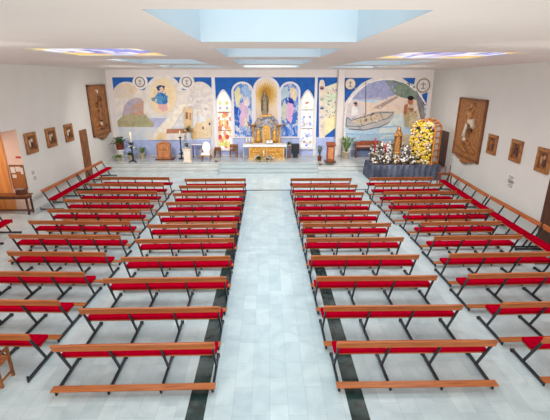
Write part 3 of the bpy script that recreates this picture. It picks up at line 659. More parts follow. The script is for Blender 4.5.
for sx in (-1, 1):
    m = MB(); m.lathe([(0.11, 0), (0.11, 0.06), (0.07, 0.1), (0.06, 0.5), (0.075, 0.62), (0.06, 0.95), (0.11, 1.02), (0.12, 1.1)], (sx * 0.8, 0.0, 0.95), GOLD, 12)
    m.build('column', None, t)
    m = MB(); s = 0.62
    m.lathe([(0.2, 0), (0.18, 0.2), (0.12, 0.5), (0.15, 0.68), (0.06, 0.78)], (sx * 0.5, -0.12, 0.95), GOLD, 12, 1, 0.8, 0.06, 5); m.ball((sx * 0.5, -0.14, 1.8), (0.07, 0.07, 0.09), GOLDP, 2)
    m.tube([(sx * 0.42, -0.12, 1.62), (sx * 0.36, -0.2, 1.5), (sx * 0.46, -0.24, 1.45)], 0.035, GOLD); m.leaf((sx * 0.56, -0.08, 1.6), (sx * 0.84, -0.02, 2.0), 0.12, GOLDP)
    m.build('angel', None, t)
    m = MB(); m.tube([(sx * 0.62, -0.05, 1.95), (sx * 0.95, -0.12, 1.98), (sx * 1.12, -0.15, 2.05)], 0.045, FRAMEW); m.lathe([(0.03, 0), (0.06, 0.06), (0.08, 0.09)], (sx * 1.12, -0.15, 2.05), GOLD, 10); m.build('lamp_bracket', None, t)
m = MB(); random.seed(3)
for i in range(60):
    a = random.uniform(0, 2 * PI); z = random.uniform(1.9, ht - 0.1); k = 1 - (z - 1.9) / (ht - 1.9)
    m.ball((math.cos(a) * (0.3 + 0.5 * k), 0.05 + math.sin(a) * 0.22, z), random.uniform(0.06, 0.13), SILVER if i % 4 else GOLDP, 2)
m.lathe([(0.8, 1.85), (0.65, 2.1), (0.4, ht - 0.3), (0.3, ht - 0.1)], (0, 0.05, 0), SILVER, 14, 1, 0.35); m.build('cloud_base', None, t)
MB().box((0, 0.05, ht - 0.04), (0.6, 0.4, 0.12), GOLD, bev=0.02).build('cornice', None, t)
zt2 = zb + ht + 0.02
hs = ony(265, 91, D).z - zt2
t = thing('saint_statue', 'robed grey-gold saint statue standing in the cream central niche', 'statue', (ony(264.8, 100, D).x, D + 0.05, zt2))
figure(t, hs * 0.97, GREYROBE, mat('mantle_grey', (126, 112, 92), 0.6, 0, col2=(158, 138, 108), scale=9), GOLD)
# ------------------------------------------------------------------ altar group
a0 = onz(244, 160, DZ); a1 = onz(286, 160, DZ)
W = a1.x - a0.x; ax = (a0.x + a1.x) / 2; AY = 23.75
t = thing('altar_table', 'gilt carved altar table under a long white cloth, centre of the dais', 'altar', (ax, AY, DZ))
MB().box((0.1, 0.27, 0.42), (W - 0.4, 0.40, 0.84), bev=0.02).box((0.1, 0.27, 0.05), (W - 0.28, 0.48, 0.1), bev=0.015).build('body', GOLDP, t)
m = MB(); m.box((0.1, 0.055, 0.45), (W - 0.5, 0.03, 0.66), GOLD, bev=0.01)
for i in range(22):
    x = 0.1 + (i - 10.5) / 11 * (W / 2 - 0.35); m.ball((x, 0.045, 0.3 + 0.26 * (i % 3) / 2 + 0.06 * math.sin(i * 2.1)), (0.1, 0.035, 0.07), GOLD, 1)
for x in (-0.95, 0.1, 1.15): m.box((x, 0.035, 0.45), (0.06, 0.03, 0.7), GOLDP)
m.build('carved_front', None, t)
MB().box((0, 0.27, 0.885), (W, 0.54, 0.05), bev=0.01).build('tabletop', GOLDP, t)
m = MB().box((ax, AY + 0.27, DZ + 0.921), (W + 0.06, 0.6, 0.02), bev=0.006).box((ax, AY - 0.045, DZ + 0.865), (W + 0.06, 0.012, 0.1)).box((a0.x - 0.03, AY + 0.27, DZ + 0.5), (0.014, 0.6, 0.86)).box((a1.x + 0.03, AY + 0.27, DZ + 0.5), (0.014, 0.6, 0.86))
tag(m.build('altar_cloth', CLOTHW), 'white cloth draped over the gilt altar, hanging at both ends', 'tablecloth')
AT = DZ + 0.932
for i, (px, lb) in enumerate(((246.5, 'leftmost of three white candles on left end of altar cloth'), (249.5, 'middle of three white candles on left end of altar cloth'), (252.3, 'innermost of three white candles on left end of altar cloth'))):
    p = ony(px, 142, AY + 0.4)
    t = thing('altar_candle', lb, 'candle', (p.x, AY + 0.34 + 0.08 * (i % 2), AT), 0, 'candles on the altar')
    MB().lathe([(0.06, 0), (0.06, 0.02), (0.02, 0.04), (0.04, 0.07), (0.05, 0.085)], (0, 0, 0)).build('holder', GOLD, t); MB().lathe([(0.035, 0.085), (0.035, 0.36), (0.01, 0.365), (0.004, 0.39)], (0, 0, 0)).build('candle', CANDLE, t)
p = ony(269.5, 144, AY + 0.35)
t = thing('book_stand', 'small dark missal stand with open book on the altar cloth', 'book stand', (p.x, AY + 0.3, AT))
MB().box((0, 0, 0.015), (0.42, 0.26, 0.03)).box((0, 0.06, 0.1), (0.42, 0.03, 0.2), rot=Rx(-0.5)).build('stand', BLACK, t); MB().box((-0.1, 0.0, 0.12), (0.19, 0.02, 0.24), rot=Rx(-0.9)).box((0.1, 0.0, 0.12), (0.19, 0.02, 0.24), rot=Rx(-0.9)).build('book', PAPER, t)
def leaves(m, c, r, n, L, w, mt, zmin=-0.2, zmax=1.0):
    for i in range(n):
        a = random.uniform(0, 2 * PI); e = random.uniform(zmin, zmax); d = Vector((math.cos(a) * math.cos(e), math.sin(a) * math.cos(e), math.sin(e)))
        s0 = Vector(c) + d * random.uniform(0, r); m.leaf(s0, s0 + d * L * random.uniform(0.7, 1.2), w, mt, sag=0.02)
def bouquet(loc, label, r=0.25, n=10, pm=PETW, group=None, name='flower_arrangement', bowl=CREAM, flat=0.7, lm=LEAF, fl=0.055):
    t = thing(name, label, 'flowers', loc, 0, group)
    MB().lathe([(0.07, 0), (0.09, 0.03), (0.1, 0.1), (0.085, 0.1), (0.07, 0.04)]).build('bowl', bowl, t)
    m = MB(); leaves(m, (0, 0, 0.1), r * 0.3, 46, r, 0.03, lm, -0.1, 1.3); m.build('foliage', None, t)
    m = MB()
    for i in range(n):
        a = random.uniform(0, 2 * PI); e = random.uniform(0.1, 1.4); q = Vector((math.cos(a) * math.cos(e) * r, math.sin(a) * math.cos(e) * r, 0.1 + math.sin(e) * r * flat + 0.04))
        for k in range(6): b = 2 * PI * k / 6; m.leaf(q, q + Vector((math.cos(b) * fl, math.sin(b) * fl, 0.35 * fl)), fl * 0.35, pm)
        m.ball(q + Vector((0, 0, 0.01)), fl * 0.35, pm)
    m.build('blossoms', None, t); return t
for i, (px, py, lb) in enumerate(((258.5, 164, 'white flowers with dark leaves on step in front of altar, left clump'), (269, 164, 'white flowers with dark leaves on step in front of altar, right clump'))):
    p = onz(px, py - 1.5, DZ); bouquet((p.x, 23.25, DZ), lb, 0.28, 12, group='flowers before the altar', lm=LEAF, fl=0.09)
p = onz(263.8, 161, DZ); t = thing('candle_lantern', 'slender cream candle on small stand between the altar flower clumps', 'candle', (p.x, 23.45, DZ)); MB().lathe([(0.08, 0), (0.03, 0.04), (0.025, 0.3), (0.06, 0.34)]).build('stand', GOLDP, t); MB().lathe([(0.04, 0.34), (0.04, 0.62), (0.005, 0.64)]).build('candle', CANDLE, t)
# altar chairs behind, speaker, plant
def chair(px, py, label, w=0.55, h=0.95, wood=FRAMEW):
    p = onz(px, py, DZ); y = min(p.y, 24.75)
    t = thing('sanctuary_chair', label, 'chair', (p.x, y, DZ), 0, 'chairs behind the altar')
    for sx in (-1, 1):
        for (yy, hh) in ((-0.2, 0.45), (0.2, h)): MB().box((sx * (w / 2 - 0.03), yy, hh / 2), (0.05, 0.05, hh)).build('leg', wood, t)
    MB().box((0, 0, 0.45), (w, 0.46, 0.06), bev=0.01).build('seat', wood, t); MB().box((0, 0.2, h - 0.12), (w, 0.04, 0.22), bev=0.01).build('backrest', wood, t)
    return t
chair(220, 153.5, 'low brown wooden chair below the red stained lancet window', 0.4, 0.6)
chair(235.5, 153.5, 'larger brown wooden chair beside left end of altar', 0.5, 0.78)
p = onz(295.5, 151.5, DZ); t = thing('loudspeaker', 'black box loudspeaker on dais right of the altar', 'speaker', (ony(295.4, 147, 24.5).x, 24.5, DZ))
MB().box((0, 0, 0.56), (0.48, 0.38, 0.6), bev=0.02).build('cabinet', BLACK, t); MB().box((0, 0, 0.13), (0.3, 0.26, 0.26)).build('stand', STEEL, t); m = MB(); m.box((0, -0.192, 0.56), (0.42, 0.012, 0.52), STEEL)
m.build('grille', None, t)
p = ony(287.5, 145, 24.3); t = bouquet((p.x + 0.12, 24.5, DZ + 0.72), 'green leafy pot plant on a slim stand between altar and loudspeaker', 0.24, 3, PETW, fl=0.05)
MB().box((0, 0, -0.04), (0.3, 0.3, 0.05), bev=0.01).box((0, 0, -0.385), (0.06, 0.06, 0.66)).box((0, 0, -0.705), (0.26, 0.26, 0.03)).build('stand', FRAMEW, t)
# ------------------------------------------------------------------ sanctuary left side
p0 = onz(157, 160, DZ); p1 = onz(171, 160, DZ); w = p1.x - p0.x; hh = ony(164, 142, p0.y).z - DZ
t = thing('wooden_lectern', 'round-topped orange wooden front of a lectern on the left of the dais', 'lectern', ((p0.x + p1.x) / 2, p0.y, DZ))
out = [(-w / 2 + 0.03, 0, 0.06), (-w / 2 + 0.03, 0, hh - 0.22)] + [((w / 2 - 0.03) * -math.cos(PI * i / 12), 0, hh - 0.22 + 0.22 * math.sin(PI * i / 12)) for i in range(1, 12)] + [(w / 2 - 0.03, 0, hh - 0.22), (w / 2 - 0.03, 0, 0.06)]
LECT = mat('orange_wood', (176, 108, 66), 0.45, 0, col2=(204, 138, 92), scale=4, stretch=(3, 3, 0.6))
MB().prism(out, (0, 0.38, 0)).build('body', LECT, t)
MB().box((0.04, 0.2, 0.03), (w + 0.22, 0.62, 0.06), bev=0.01).build('base_plate', WOODD, t)
m = MB().ring([Vector(q) * 0.9 + Vector((0, -0.001, 0.06)) for q in out], [Vector(q) * 0.8 + Vector((0, -0.001, 0.12)) for q in out], (0, -0.03, 0)); m.box((0, -0.012, hh * 0.5), (0.05, 0.024, 0.6)).box((0, -0.012, hh * 0.58), (0.3, 0.024, 0.05)); m.build('carved_cross', CARVE, t)
# paschal candlestick
p = onz(133.5, 162.5, DZ); z1 = ony(132.3, 132, p.y).z - DZ
t = thing('paschal_candlestick', 'tall dark ornate candlestick with thick white candle, left of orange lectern', 'candlestick', (p.x, p.y, DZ))
m = MB(); m.lathe([(0.1, 0.1), (0.06, 0.16), (0.05, 0.4), (0.1, 0.46), (0.05, 0.52), (0.05, 0.8), (0.12, 0.88), (0.05, 0.95), (0.06, 1.1), (0.16, 1.16), (0.12, 1.18)], (0, 0, 0), STEEL, 12)
for k in range(3):
    a = PI / 2 + 2 * PI * k / 3; m.tube([(0, 0, 0.14), (math.cos(a) * 0.16, math.sin(a) * 0.16, 0.1), (math.cos(a) * 0.26, math.sin(a) * 0.26, 0.025)], [0.05, 0.035, 0.03], STEEL)
m.build('stand', None, t); MB().lathe([(0.055, 1.17), (0.055, z1), (0.012, z1 + 0.02), (0.006, z1 + 0.06)]).build('candle', CANDLE, t)
m = MB(); leaves(m, (0, -0.05, 1.02), 0.12, 40, 0.22, 0.03, LEAF, -1.0, 0.8); 
for i in range(9): a = i * 0.7; m.ball((math.cos(a) * 0.17, math.sin(a) * 0.15 - 0.03, 0.9 + 0.04 * (i % 4)), 0.045, PETW)
m.build('flower_wreath', None, t)
def plant(loc, label, potm, n=40, L=0.7, pot_h=0.3, pot_r=0.17, up=(0.5, 1.4), lm=LEAF, w=0.045, name='potted_plant', cat='plant'):
    t = thing(name, label, cat, loc)
    MB().lathe([(pot_r * 0.75, 0), (pot_r, pot_h), (pot_r * 1.08, pot_h), (pot_r * 1.08, pot_h + 0.03), (pot_r * 0.92, pot_h + 0.03), (pot_r * 0.88, pot_h * 0.8)]).build('pot', potm, t)
    m = MB()
    for i in range(n):
        a = random.uniform(0, 2 * PI); e = random.uniform(*up); l = L * random.uniform(0.6, 1.1)
        d = Vector((math.cos(a) * math.cos(e), math.sin(a) * math.cos(e), math.sin(e)))
        q0 = Vector((0, 0, pot_h * 0.85)); q1 = q0 + d * l * 0.6; q2 = q0 + d * l + Vector((d.x, d.y, 0)) * 0.25 * l - Vector((0, 0, 0.22 * l))
        m.tube([q0, q1], 0.006, lm, 4); m.leaf(q0 + d * l * 0.25, q1 + d * 0.05, w * 0.8, lm); m.leaf(q1, q2, w, lm, sag=0.03)
    m.build('foliage', None, t); return t
p = onz(120.5, 158.5, DZ); PY = 24.1
t = thing('plant_pedestal', 'white cylindrical pedestal under the tall fern in left corner of dais', 'pedestal', (ony(120.7, 152, PY).x, PY, DZ))
MB().lathe([(0.22, 0), (0.22, 0.05), (0.17, 0.08), (0.17, 0.5), (0.23, 0.55), (0.23, 0.6)]).build('column', WHITE, t)
plant((t.location.x, PY, DZ + 0.602), 'tall drooping fern in a red-brown pot on white pedestal, left corner', TERRA, 64, 0.6, 0.42, 0.26, (0.2, 1.4), w=0.06)
plant((ony(118, 157, 23.6).x + 0.05, 23.6, DZ), 'low bushy plant in pale pot at foot of white pedestal', CREAM, 50, 0.36, 0.2, 0.15, (0.1, 1.2), lm=LEAF2)
plant((ony(130, 154, 24.2).x, 24.2, DZ), 'small dark plant in pale pot behind the paschal candlestick', CREAM, 34, 0.4, 0.22, 0.15, (0.4, 1.4))
plant((ony(141.8, 153, 24.3).x, 24.3, DZ), 'upright green plant in pale pink pot, between candlestick and orange lectern', CREAM, 44, 0.62, 0.3, 0.17, (0.8, 1.5), lm=LEAF2)
# dark candle stand, white pillar stand with flowers, keyboard, white chair
p = onz(181, 158, DZ); t = thing('floor_candlestick', 'dark tall iron candlestick standing right of the orange lectern', 'candlestick', (ony(181, 150, 24.2).x, 24.2, DZ))
m = MB(); m.lathe([(0.2, 0), (0.18, 0.04), (0.05, 0.08), (0.04, 0.5), (0.08, 0.55), (0.04, 0.6), (0.035, 1.25), (0.11, 1.32), (0.05, 1.36)]); m.build('stand', STEEL, t); MB().lathe([(0.045, 1.34), (0.045, 1.7), (0.006, 1.73)]).build('candle', CANDLE, t)
m = MB(); leaves(m, (0, 0, 0.22), 0.1, 24, 0.25, 0.03, LEAF); m.build('greenery', None, t)
p = onz(188, 162, DZ); t = thing('flower_pedestal', 'square cream stone pedestal with flowers on top, left half of dais', 'pedestal', (p.x, p.y, DZ))
MB().box((0, 0, 0.04), (0.5, 0.4, 0.08), bev=0.01).box((0, 0, 0.4), (0.4, 0.32, 0.7), bev=0.01).box((0, 0, 0.77), (0.5, 0.4, 0.06), bev=0.01).build('column', mat('cream_stone', (226, 210, 192), 0.7, 0, 0.06, 6), t)
bouquet((p.x, p.y, DZ + 0.802), 'white and green flower vase on the square cream pedestal', 0.3, 12, fl=0.07)
PYT = 24.5; pt = ony(188, 134, PYT); t = thing('flower_stand', 'tall slender white stand holding green bouquet against village mural', 'flower stand', (pt.x, PYT, DZ))
MB().lathe([(0.16, 0), (0.14, 0.03), (0.025, 0.06), (0.025, pt.z - DZ - 0.1), (0.12, pt.z - DZ - 0.04), (0.12, pt.z - DZ)]).build('stand', WHITE, t)
bouquet((pt.x, PYT, pt.z + 0.002), 'green bouquet with white blooms on the tall slender stand', 0.36, 9, fl=0.07)
t = thing('electric_keyboard', 'pale lilac-grey keyboard on a stand behind the white round-backed chair', 'keyboard', (ony(197.5, 148, 24.6).x, 24.6, DZ))
MB().box((0, 0, 0.84), (0.75, 0.34, 0.1), bev=0.015).build('case', mat('lilac_grey', (176, 172, 200), 0.5, 0, 0.05, 5), t); m = MB(); m.box((0, -0.172, 0.85), (0.66, 0.01, 0.05)); m.build('key_row', WHITE, t)
for sx in (-1, 1): MB().box((sx * 0.3, 0, 0.395), (0.05, 0.28, 0.79)).build('leg', mat('purple_cloth', (120, 108, 150), 0.7, 0, 0.05, 5), t)
p = onz(206, 161, DZ); t = thing('white_armchair', 'white oval-backed armchair with gilt brown legs, right of flower pedestal', 'chair', (p.x, p.y + 0.15, DZ))
m = MB(); m.prism([(0.25 * math.cos(a), 0.24, 0.76 + 0.36 * math.sin(a)) for a in [2 * PI * i / 24 for i in range(24)]], (0, 0.07, 0)); m.build('backrest', CLOTHW, t)
MB().box((0, 0, 0.42), (0.56, 0.5, 0.1), bev=0.03).build('seat', CLOTHW, t); MB().box((0, 0, 0.345), (0.58, 0.52, 0.05), bev=0.01).build('seat_rail', GOLD, t)
for sx in (-1, 1):
    MB().tube([(sx * 0.28, 0.24, 0.68), (sx * 0.3, -0.05, 0.66), (sx * 0.28, -0.2, 0.6), (sx * 0.27, -0.2, 0.37)], 0.03).build('armrest', GOLD, t)
    for sy in (-1, 1): MB().tube([(sx * 0.25, sy * 0.22, 0.33), (sx * 0.27, sy * 0.24, 0.15), (sx * 0.25, sy * 0.24, 0)], [0.04, 0.03, 0.025]).build('leg', FRAMEW, t)
for (px, py, z, lb) in ((216.3, 164.5, 0.48, 'small round beige floor lamp at left corner of central steps'), (320.3, 168, 0.32, 'small round beige floor lamp at right corner of central steps')):
    p = onz(px, py, z); 
    if z == 0.32: p.y = 22.9; p.x = ony(px, 166, 22.9).x
    else: p.y = 23.2; p.x = ony(px, 164, 23.2).x
    t = thing('floor_spotlight', lb, 'lamp', (p.x, p.y, z), 0, 'small floor lamps by the steps')
    m = MB().lathe([(0.1, 0), (0.1, 0.02), (0.03, 0.03), (0.03, 0.06)]); m.build('base', STEEL, t); m = MB(); m.lathe([(0.06, 0), (0.1, 0.06), (0.12, 0.14), (0.1, 0.18)], (0, 0, 0.05)); m.build('lamp_head', mat('beige_lamp', (176, 160, 138), 0.5, 0, 0.05, 5), t)
# ------------------------------------------------------------------ sanctuary right side
p0 = onz(326, 163, DZ); p1 = onz(335, 163, DZ); w = p1.x - p0.x; hh = ony(330, 143.5, p0.y).z - DZ
t = thing('tall_lectern', 'tall tapering red-brown wooden lectern on the right of the dais', 'lectern', ((p0.x + p1.x) / 2, p0.y + 0.2, DZ))
MB().box((0, 0, 0.04), (w + 0.12, 0.5, 0.08), bev=0.01).build('base_plate', WOODD, t); MB().box((0, 0, hh * 0.47), (w - 0.1, 0.32, hh * 0.86), bev=0.02).build('column', WOODR, t)
MB().box((0, -0.03, hh - 0.05), (w + 0.02, 0.42, 0.05), rot=Rx(0.35), bev=0.01).box((0, -0.23, hh - 0.1), (w, 0.03, 0.06), rot=Rx(0.35)).build('book_rest', WOODR, t)
MB().box((0, -0.165, hh * 0.5), (w - 0.24, 0.02, hh * 0.6), bev=0.006).build('front_panel', LECT, t)
plant((ony(323.5, 155, 23.2).x - 0.2, 23.45, DZ), 'thin drooping plant in dark pot just left of the tall lectern', TERRA, 22, 0.95, 0.26, 0.13, (1.1, 1.5), lm=mat('leaf_dull', (96, 110, 84), 0.6, 0, 0.2, 8))
p = onz(346.5, 157.5, DZ)
plant((ony(346.3, 150, 24.1).x, 24.1, DZ), 'tall green palm in a large cream pot in front of white pillar', CREAM, 60, 1.25, 0.42, 0.24, (1.08, 1.5), LEAF2, 0.05, 'potted_palm')
# piano
x0 = ony(355, 155, 24.4).x; x1 = ony(384, 155, 24.4).x
t = thing('upright_piano', 'red-brown upright piano against boat mural', 'piano', ((x0 + x1) / 2, 24.55, DZ)); w = x1 - x0
MB().box((0, 0.12, 0.84), (w, 0.36, 0.26), bev=0.02).box((0, 0.1, 0.99), (w * 0.6, 0.26, 0.06), bev=0.015).build('case', WOODR, t)
MB().box((0, -0.16, 0.68), (w, 0.34, 0.1), bev=0.015).build('keybed', WOODR, t); MB().box((0, -0.2, 0.735), (w - 0.24, 0.16, 0.015)).build('keyboard', CLOTHW, t)
MB().box((0, 0.2, 0.38), (w - 0.1, 0.06, 0.7)).build('lower_panel', mat('blue_grey', (104, 116, 150), 0.7, 0, 0.06, 4), t)
for sx in (-1, 1): MB().box((sx * (w / 2 - 0.05), -0.1, 0.315), (0.08, 0.34, 0.63), bev=0.01).build('leg', WOODD, t)
# ------------------------------------------------------------------ processional float with flowers, statue, arch
FX0, FX1, FY0, FY1 = 5.5, 9.2, 20.35, 21.9
FZ = 0.82
t = thing('processional_float', 'long low platform draped to the floor with dark grey cloth, right of dais', 'platform', ((FX0 + FX1) / 2, (FY0 + FY1) / 2, 0))
lx, ly = (FX1 - FX0) / 2, (FY1 - FY0) / 2
MB().box((0, 0, FZ - 0.03), (2 * lx - 0.06, 2 * ly - 0.06, 0.06), bev=0.01).build('platform', WOODD, t)
m = MB(); per = []
n = 260
for i in range(n):
    s = i / n * 4 * (lx + ly); A = 2 * lx; Bq = 2 * ly
    if s < A: q = (-lx + s, -ly, 0, -1)
    elif s < A + Bq: q = (lx, -ly + s - A, 1, 0)
    elif s < 2 * A + Bq: q = (lx - (s - A - Bq), ly, 0, 1)
    else: q = (-lx, ly - (s - 2 * A - Bq), -1, 0)
    per.append(q)
rings = []
for (z, amp) in ((0.005, 0.06), (0.3, 0.045), (0.6, 0.03), (FZ, 0.0), (FZ + 0.015, -0.02)):
    rings.append([m.bm.verts.new((q[0] + q[2] * amp * (0.3 + math.sin(i * 0.83)), q[1] + q[3] * amp * (0.3 + math.sin(i * 0.83)), z)) for i, q in enumerate(per)])
fs = [m.bm.faces.new((a[i], a[(i + 1) % n], b[(i + 1) % n], b[i])) for a, b in zip(rings[:-1], rings[1:]) for i in range(n)]
fs.append(m.bm.faces.new(rings[-1])); m._fin(fs, DRAPE, True); m.build('drape', None, t)
TOPZ = FZ + 0.017
p = ony(397, 150, 21.3); hs = ony(397, 126.5, 21.3).z - TOPZ
t = thing('robed_statue', 'brown-gold robed saint statue standing amid white flowers on the draped platform', 'statue', (p.x, 21.3, TOPZ))
bh = 0.55
MB().lathe([(0.3, 0), (0.3, 0.06), (0.22, 0.1), (0.2, bh - 0.06), (0.26, bh - 0.02), (0.26, bh)]).build('pedestal', GOLD, t)
sub = thing('tmp', None, None); figure(sub, (hs - bh) * 0.97, BROWNROBE, mat('mantle_brown', (140, 88, 44), 0.6, 0, col2=(182, 128, 74), scale=9), None)
for ch in list(sub.children): ch.parent = t; ch.location.z += bh
bpy.data.objects.remove(sub)
random.seed(11)
GREYL = mat('leaf_grey', (84, 82, 60), 0.6, 0, col2=(130, 118, 88), scale=8)
def bunch(x, y, h, r, label):
    t = thing('flower_bunch', label, 'flowers', (x, y, TOPZ), 0, 'white flowers on the draped platform')
    MB().lathe([(0.08, 0), (0.1, 0.04), (0.12, 0.14), (0.1, 0.14), (0.08, 0.06)]).build('vase', GOLDP, t)
    m = MB()
    for i in range(110):
        a = random.uniform(0, 2 * PI); z = random.uniform(0.1, 0.95) * h; q = Vector((math.cos(a) * r * 0.4, math.sin(a) * r * 0.4, z))
        m.leaf(q, q + Vector((math.cos(a) * r * 0.6, math.sin(a) * r * 0.6, random.uniform(-0.05, 0.22))), 0.035, GREYL)
    m.build('foliage', None, t); m = MB()
    for i in range(int(26 * h / 0.6)):
        a = random.uniform(0, 2 * PI); u = random.uniform(0.25, 1); z = u * h; rr = r * 0.85 * math.sqrt(max(0.05, 1 - (u - 0.45) ** 2 * 2.4))
        q = Vector((math.cos(a) * rr, math.sin(a) * rr, z)); d = Vector((math.cos(a) * 0.7, math.sin(a) * 0.7, 0.5)).normalized()
        e1 = d.orthogonal().normalized(); e2 = d.cross(e1)
        for k in range(5):
            b = 2 * PI * k / 5; m.leaf(q, q + (e1 * math.cos(b) + e2 * math.sin(b)) * 0.065 + d * 0.035, 0.028, PETW, up=d)
        m.ball(q, 0.02, PETW)
    m.build('blossoms', None, t)
spots = [(0.3, 0.3, 0.5, 'at its left front corner'), (0.8, 0.28, 0.5, 'front edge, second from left'), (1.3, 0.28, 0.48, 'front edge, third from left'), (1.78, 0.28, 0.5, 'front edge, fourth from left'),
         (2.2, 0.26, 0.5, 'front edge, rightmost beside the yellow arch'), (0.3, 1.0, 0.9, 'tall one at its left, behind the red candles'), (1.0, 0.85, 1.0, 'tall one directly left of robed statue'), (2.1, 0.82, 0.9, 'tall one directly right of robed statue'),
         (0.8, 1.3, 1.05, 'back edge, leftmost'), (1.36, 1.36, 1.1, 'back edge, behind the robed statue'), (1.92, 1.36, 1.05, 'back edge, between robed statue and yellow arch')]
for dx, dy, h, lb in spots: bunch(FX0 + dx, FY0 + dy, h, 0.25, 'white flower bunch on the draped platform, ' + lb)
for (px, py0, lb) in ((374, 137.5, 'taller red candle standing at the left front of draped platform'), (384.5, 143, 'shorter red candle standing between taller candle and statue')):
    D = 20.93; p = ony(px, 160, D); zt = ony(px, py0, D).z - TOPZ
    t = thing('standing_candle', lb, 'candle', (p.x, D, TOPZ), 0, 'red candles on the draped platform')
    MB().lathe([(0.1, 0), (0.1, 0.03), (0.04, 0.06), (0.035, zt * 0.35), (0.06, zt * 0.37), (0.05, zt * 0.4)]).build('holder', GOLD, t); MB().lathe([(0.042, zt * 0.4), (0.042, zt - 0.05), (0.01, zt - 0.03), (0.005, zt)]).build('candle', CANDLER, t)
# flower arch: openwork gilt frame with a bank of yellow flowers on its face
ACX, ACY = 8.78, 21.25; AW, AH = 0.62, 0
zt = ony(430, 118.5, 21.2).z
t = thing('flower_arch', 'tall golden arch bank of yellow and mauve flowers with openwork gilt side', 'flower arch', (8.52, 21.1, 0))
hw = 0.70; th = 0.62; spring = zt - hw * 0.75
def archpts(hw_, spring_, rise, n=16): return [(-hw_, 0)] + [(-hw_ * math.cos(PI * i / n), spring_ + rise * math.sin(PI * i / n)) for i in range(n + 1)] + [(hw_, 0)]
# openwork frame: two bands front/back joined by rungs
gz = TOPZ
for yy in (-th / 2, th / 2):
    o = archpts(hw, spring - gz, hw * 0.75); i_ = archpts(hw - 0.09, spring - gz, hw * 0.75 - 0.09)
    m = MB().ring([(x, yy - 0.03, z + gz) for x, z in o], [(x, yy - 0.03, z + gz) for x, z in i_], (0, 0.06, 0), None, closed=False); m.build('arch_rib', mat('gilt_wood', (176, 100, 44), 0.45, 0.1, col2=(212, 142, 72), scale=5), t)
GW = MC['gilt_wood']
for i, z in enumerate([0.1 + 0.33 * k for k in range(6)]):
    for sx in (-1, 1): MB().box((sx * (hw - 0.045), 0, gz + z), (0.085, th, 0.07), bev=0.008).build('rung', GW, t)
for k in range(1, 8):
    a = PI * k / 8; MB().box((-(hw - 0.045) * math.cos(a), 0, spring + (hw * 0.75 - 0.045) * math.sin(a)), (0.07, th, 0.07), rot=Matrix.Rotation(a, 3, 'Y')).build('rung', GW, t)
MB().box((0, 0, gz + 0.03), (2 * hw, th + 0.1, 0.06), bev=0.01).build('base_board', GW, t)
# side slab of moss behind the flowers and blossoms
o = archpts(hw - 0.1, spring - gz - 0.06, hw * 0.75 - 0.1)
MB().prism([(x, -th / 2 + 0.05, z + gz + 0.06) for x, z in o], (0, 0.06, 0)).build('moss_backing', LEAF, t)
random.seed(5); m = MB(); m2 = MB(); m3 = MB()
k = 0
while k < 460:
    x = random.uniform(-hw + 0.02, hw - 0.12); z = random.uniform(0.05, zt - gz)
    lim = hw - 0.05
    if abs(x) > lim: continue
    zm = spring - gz + hw * 0.75 * math.sqrt(max(0, 1 - (x / hw) ** 2)) - 0.04
    if z > zm: continue
    q = Vector((x, -th / 2 - 0.02 - random.uniform(0, 0.12) - 0.10 * (1 - abs(x) / hw), z + gz)); k += 1
    u = random.random(); tgt = m if u < 0.62 else (m2 if u < 0.78 else m3)
    r = random.uniform(0.05, 0.085)
    tgt.ball(q, (r, r * 0.8, r))
m.build('yellow_blossoms', PETY, t)['kind'] = 'stuff'; m2.build('mauve_blossoms', PETP, t)['kind'] = 'stuff'; m3.build('white_blossoms', mat('ivory_petals', (214, 200, 160), 0.7, 0, 0.08, 8), t)['kind'] = 'stuff'
t.rotation_euler = (0, 0, math.radians(-50))
# small wooden credence with candlesticks at right end of the float
p = onz(439, 178, 0)
t = thing('low_table', 'small red-brown wooden table at right end of the draped platform', 'table', (9.02, 19.35, 0))
MB().box((0, 0, 0.6), (0.66, 0.4, 0.05), bev=0.01).build('tabletop', WOODR, t)
for sx in (-1, 1):
    for sy in (-1, 1): MB().box((sx * 0.28, sy * 0.15, 0.2875), (0.05, 0.05, 0.575)).build('leg', WOODR, t)
for i, (dx, lb) in enumerate(((-0.24, 'small wooden candle holder, left one on the low red-brown table'), (0.0, 'small wooden candle holder, middle one on the low red-brown table'), (0.24, 'small wooden candle holder, right one on the low red-brown table'))):
    t = thing('candle_holder', lb, 'candlestick', (9.02 + dx, 19.35, 0.626), 0, 'wooden candle holders')
    MB().lathe([(0.07, 0), (0.06, 0.03), (0.025, 0.06), (0.02, 0.22), (0.04, 0.25)]).build('holder', WOODR, t); MB().lathe([(0.02, 0.25), (0.02, 0.4), (0.003, 0.42)]).build('candle', CANDLER, t)
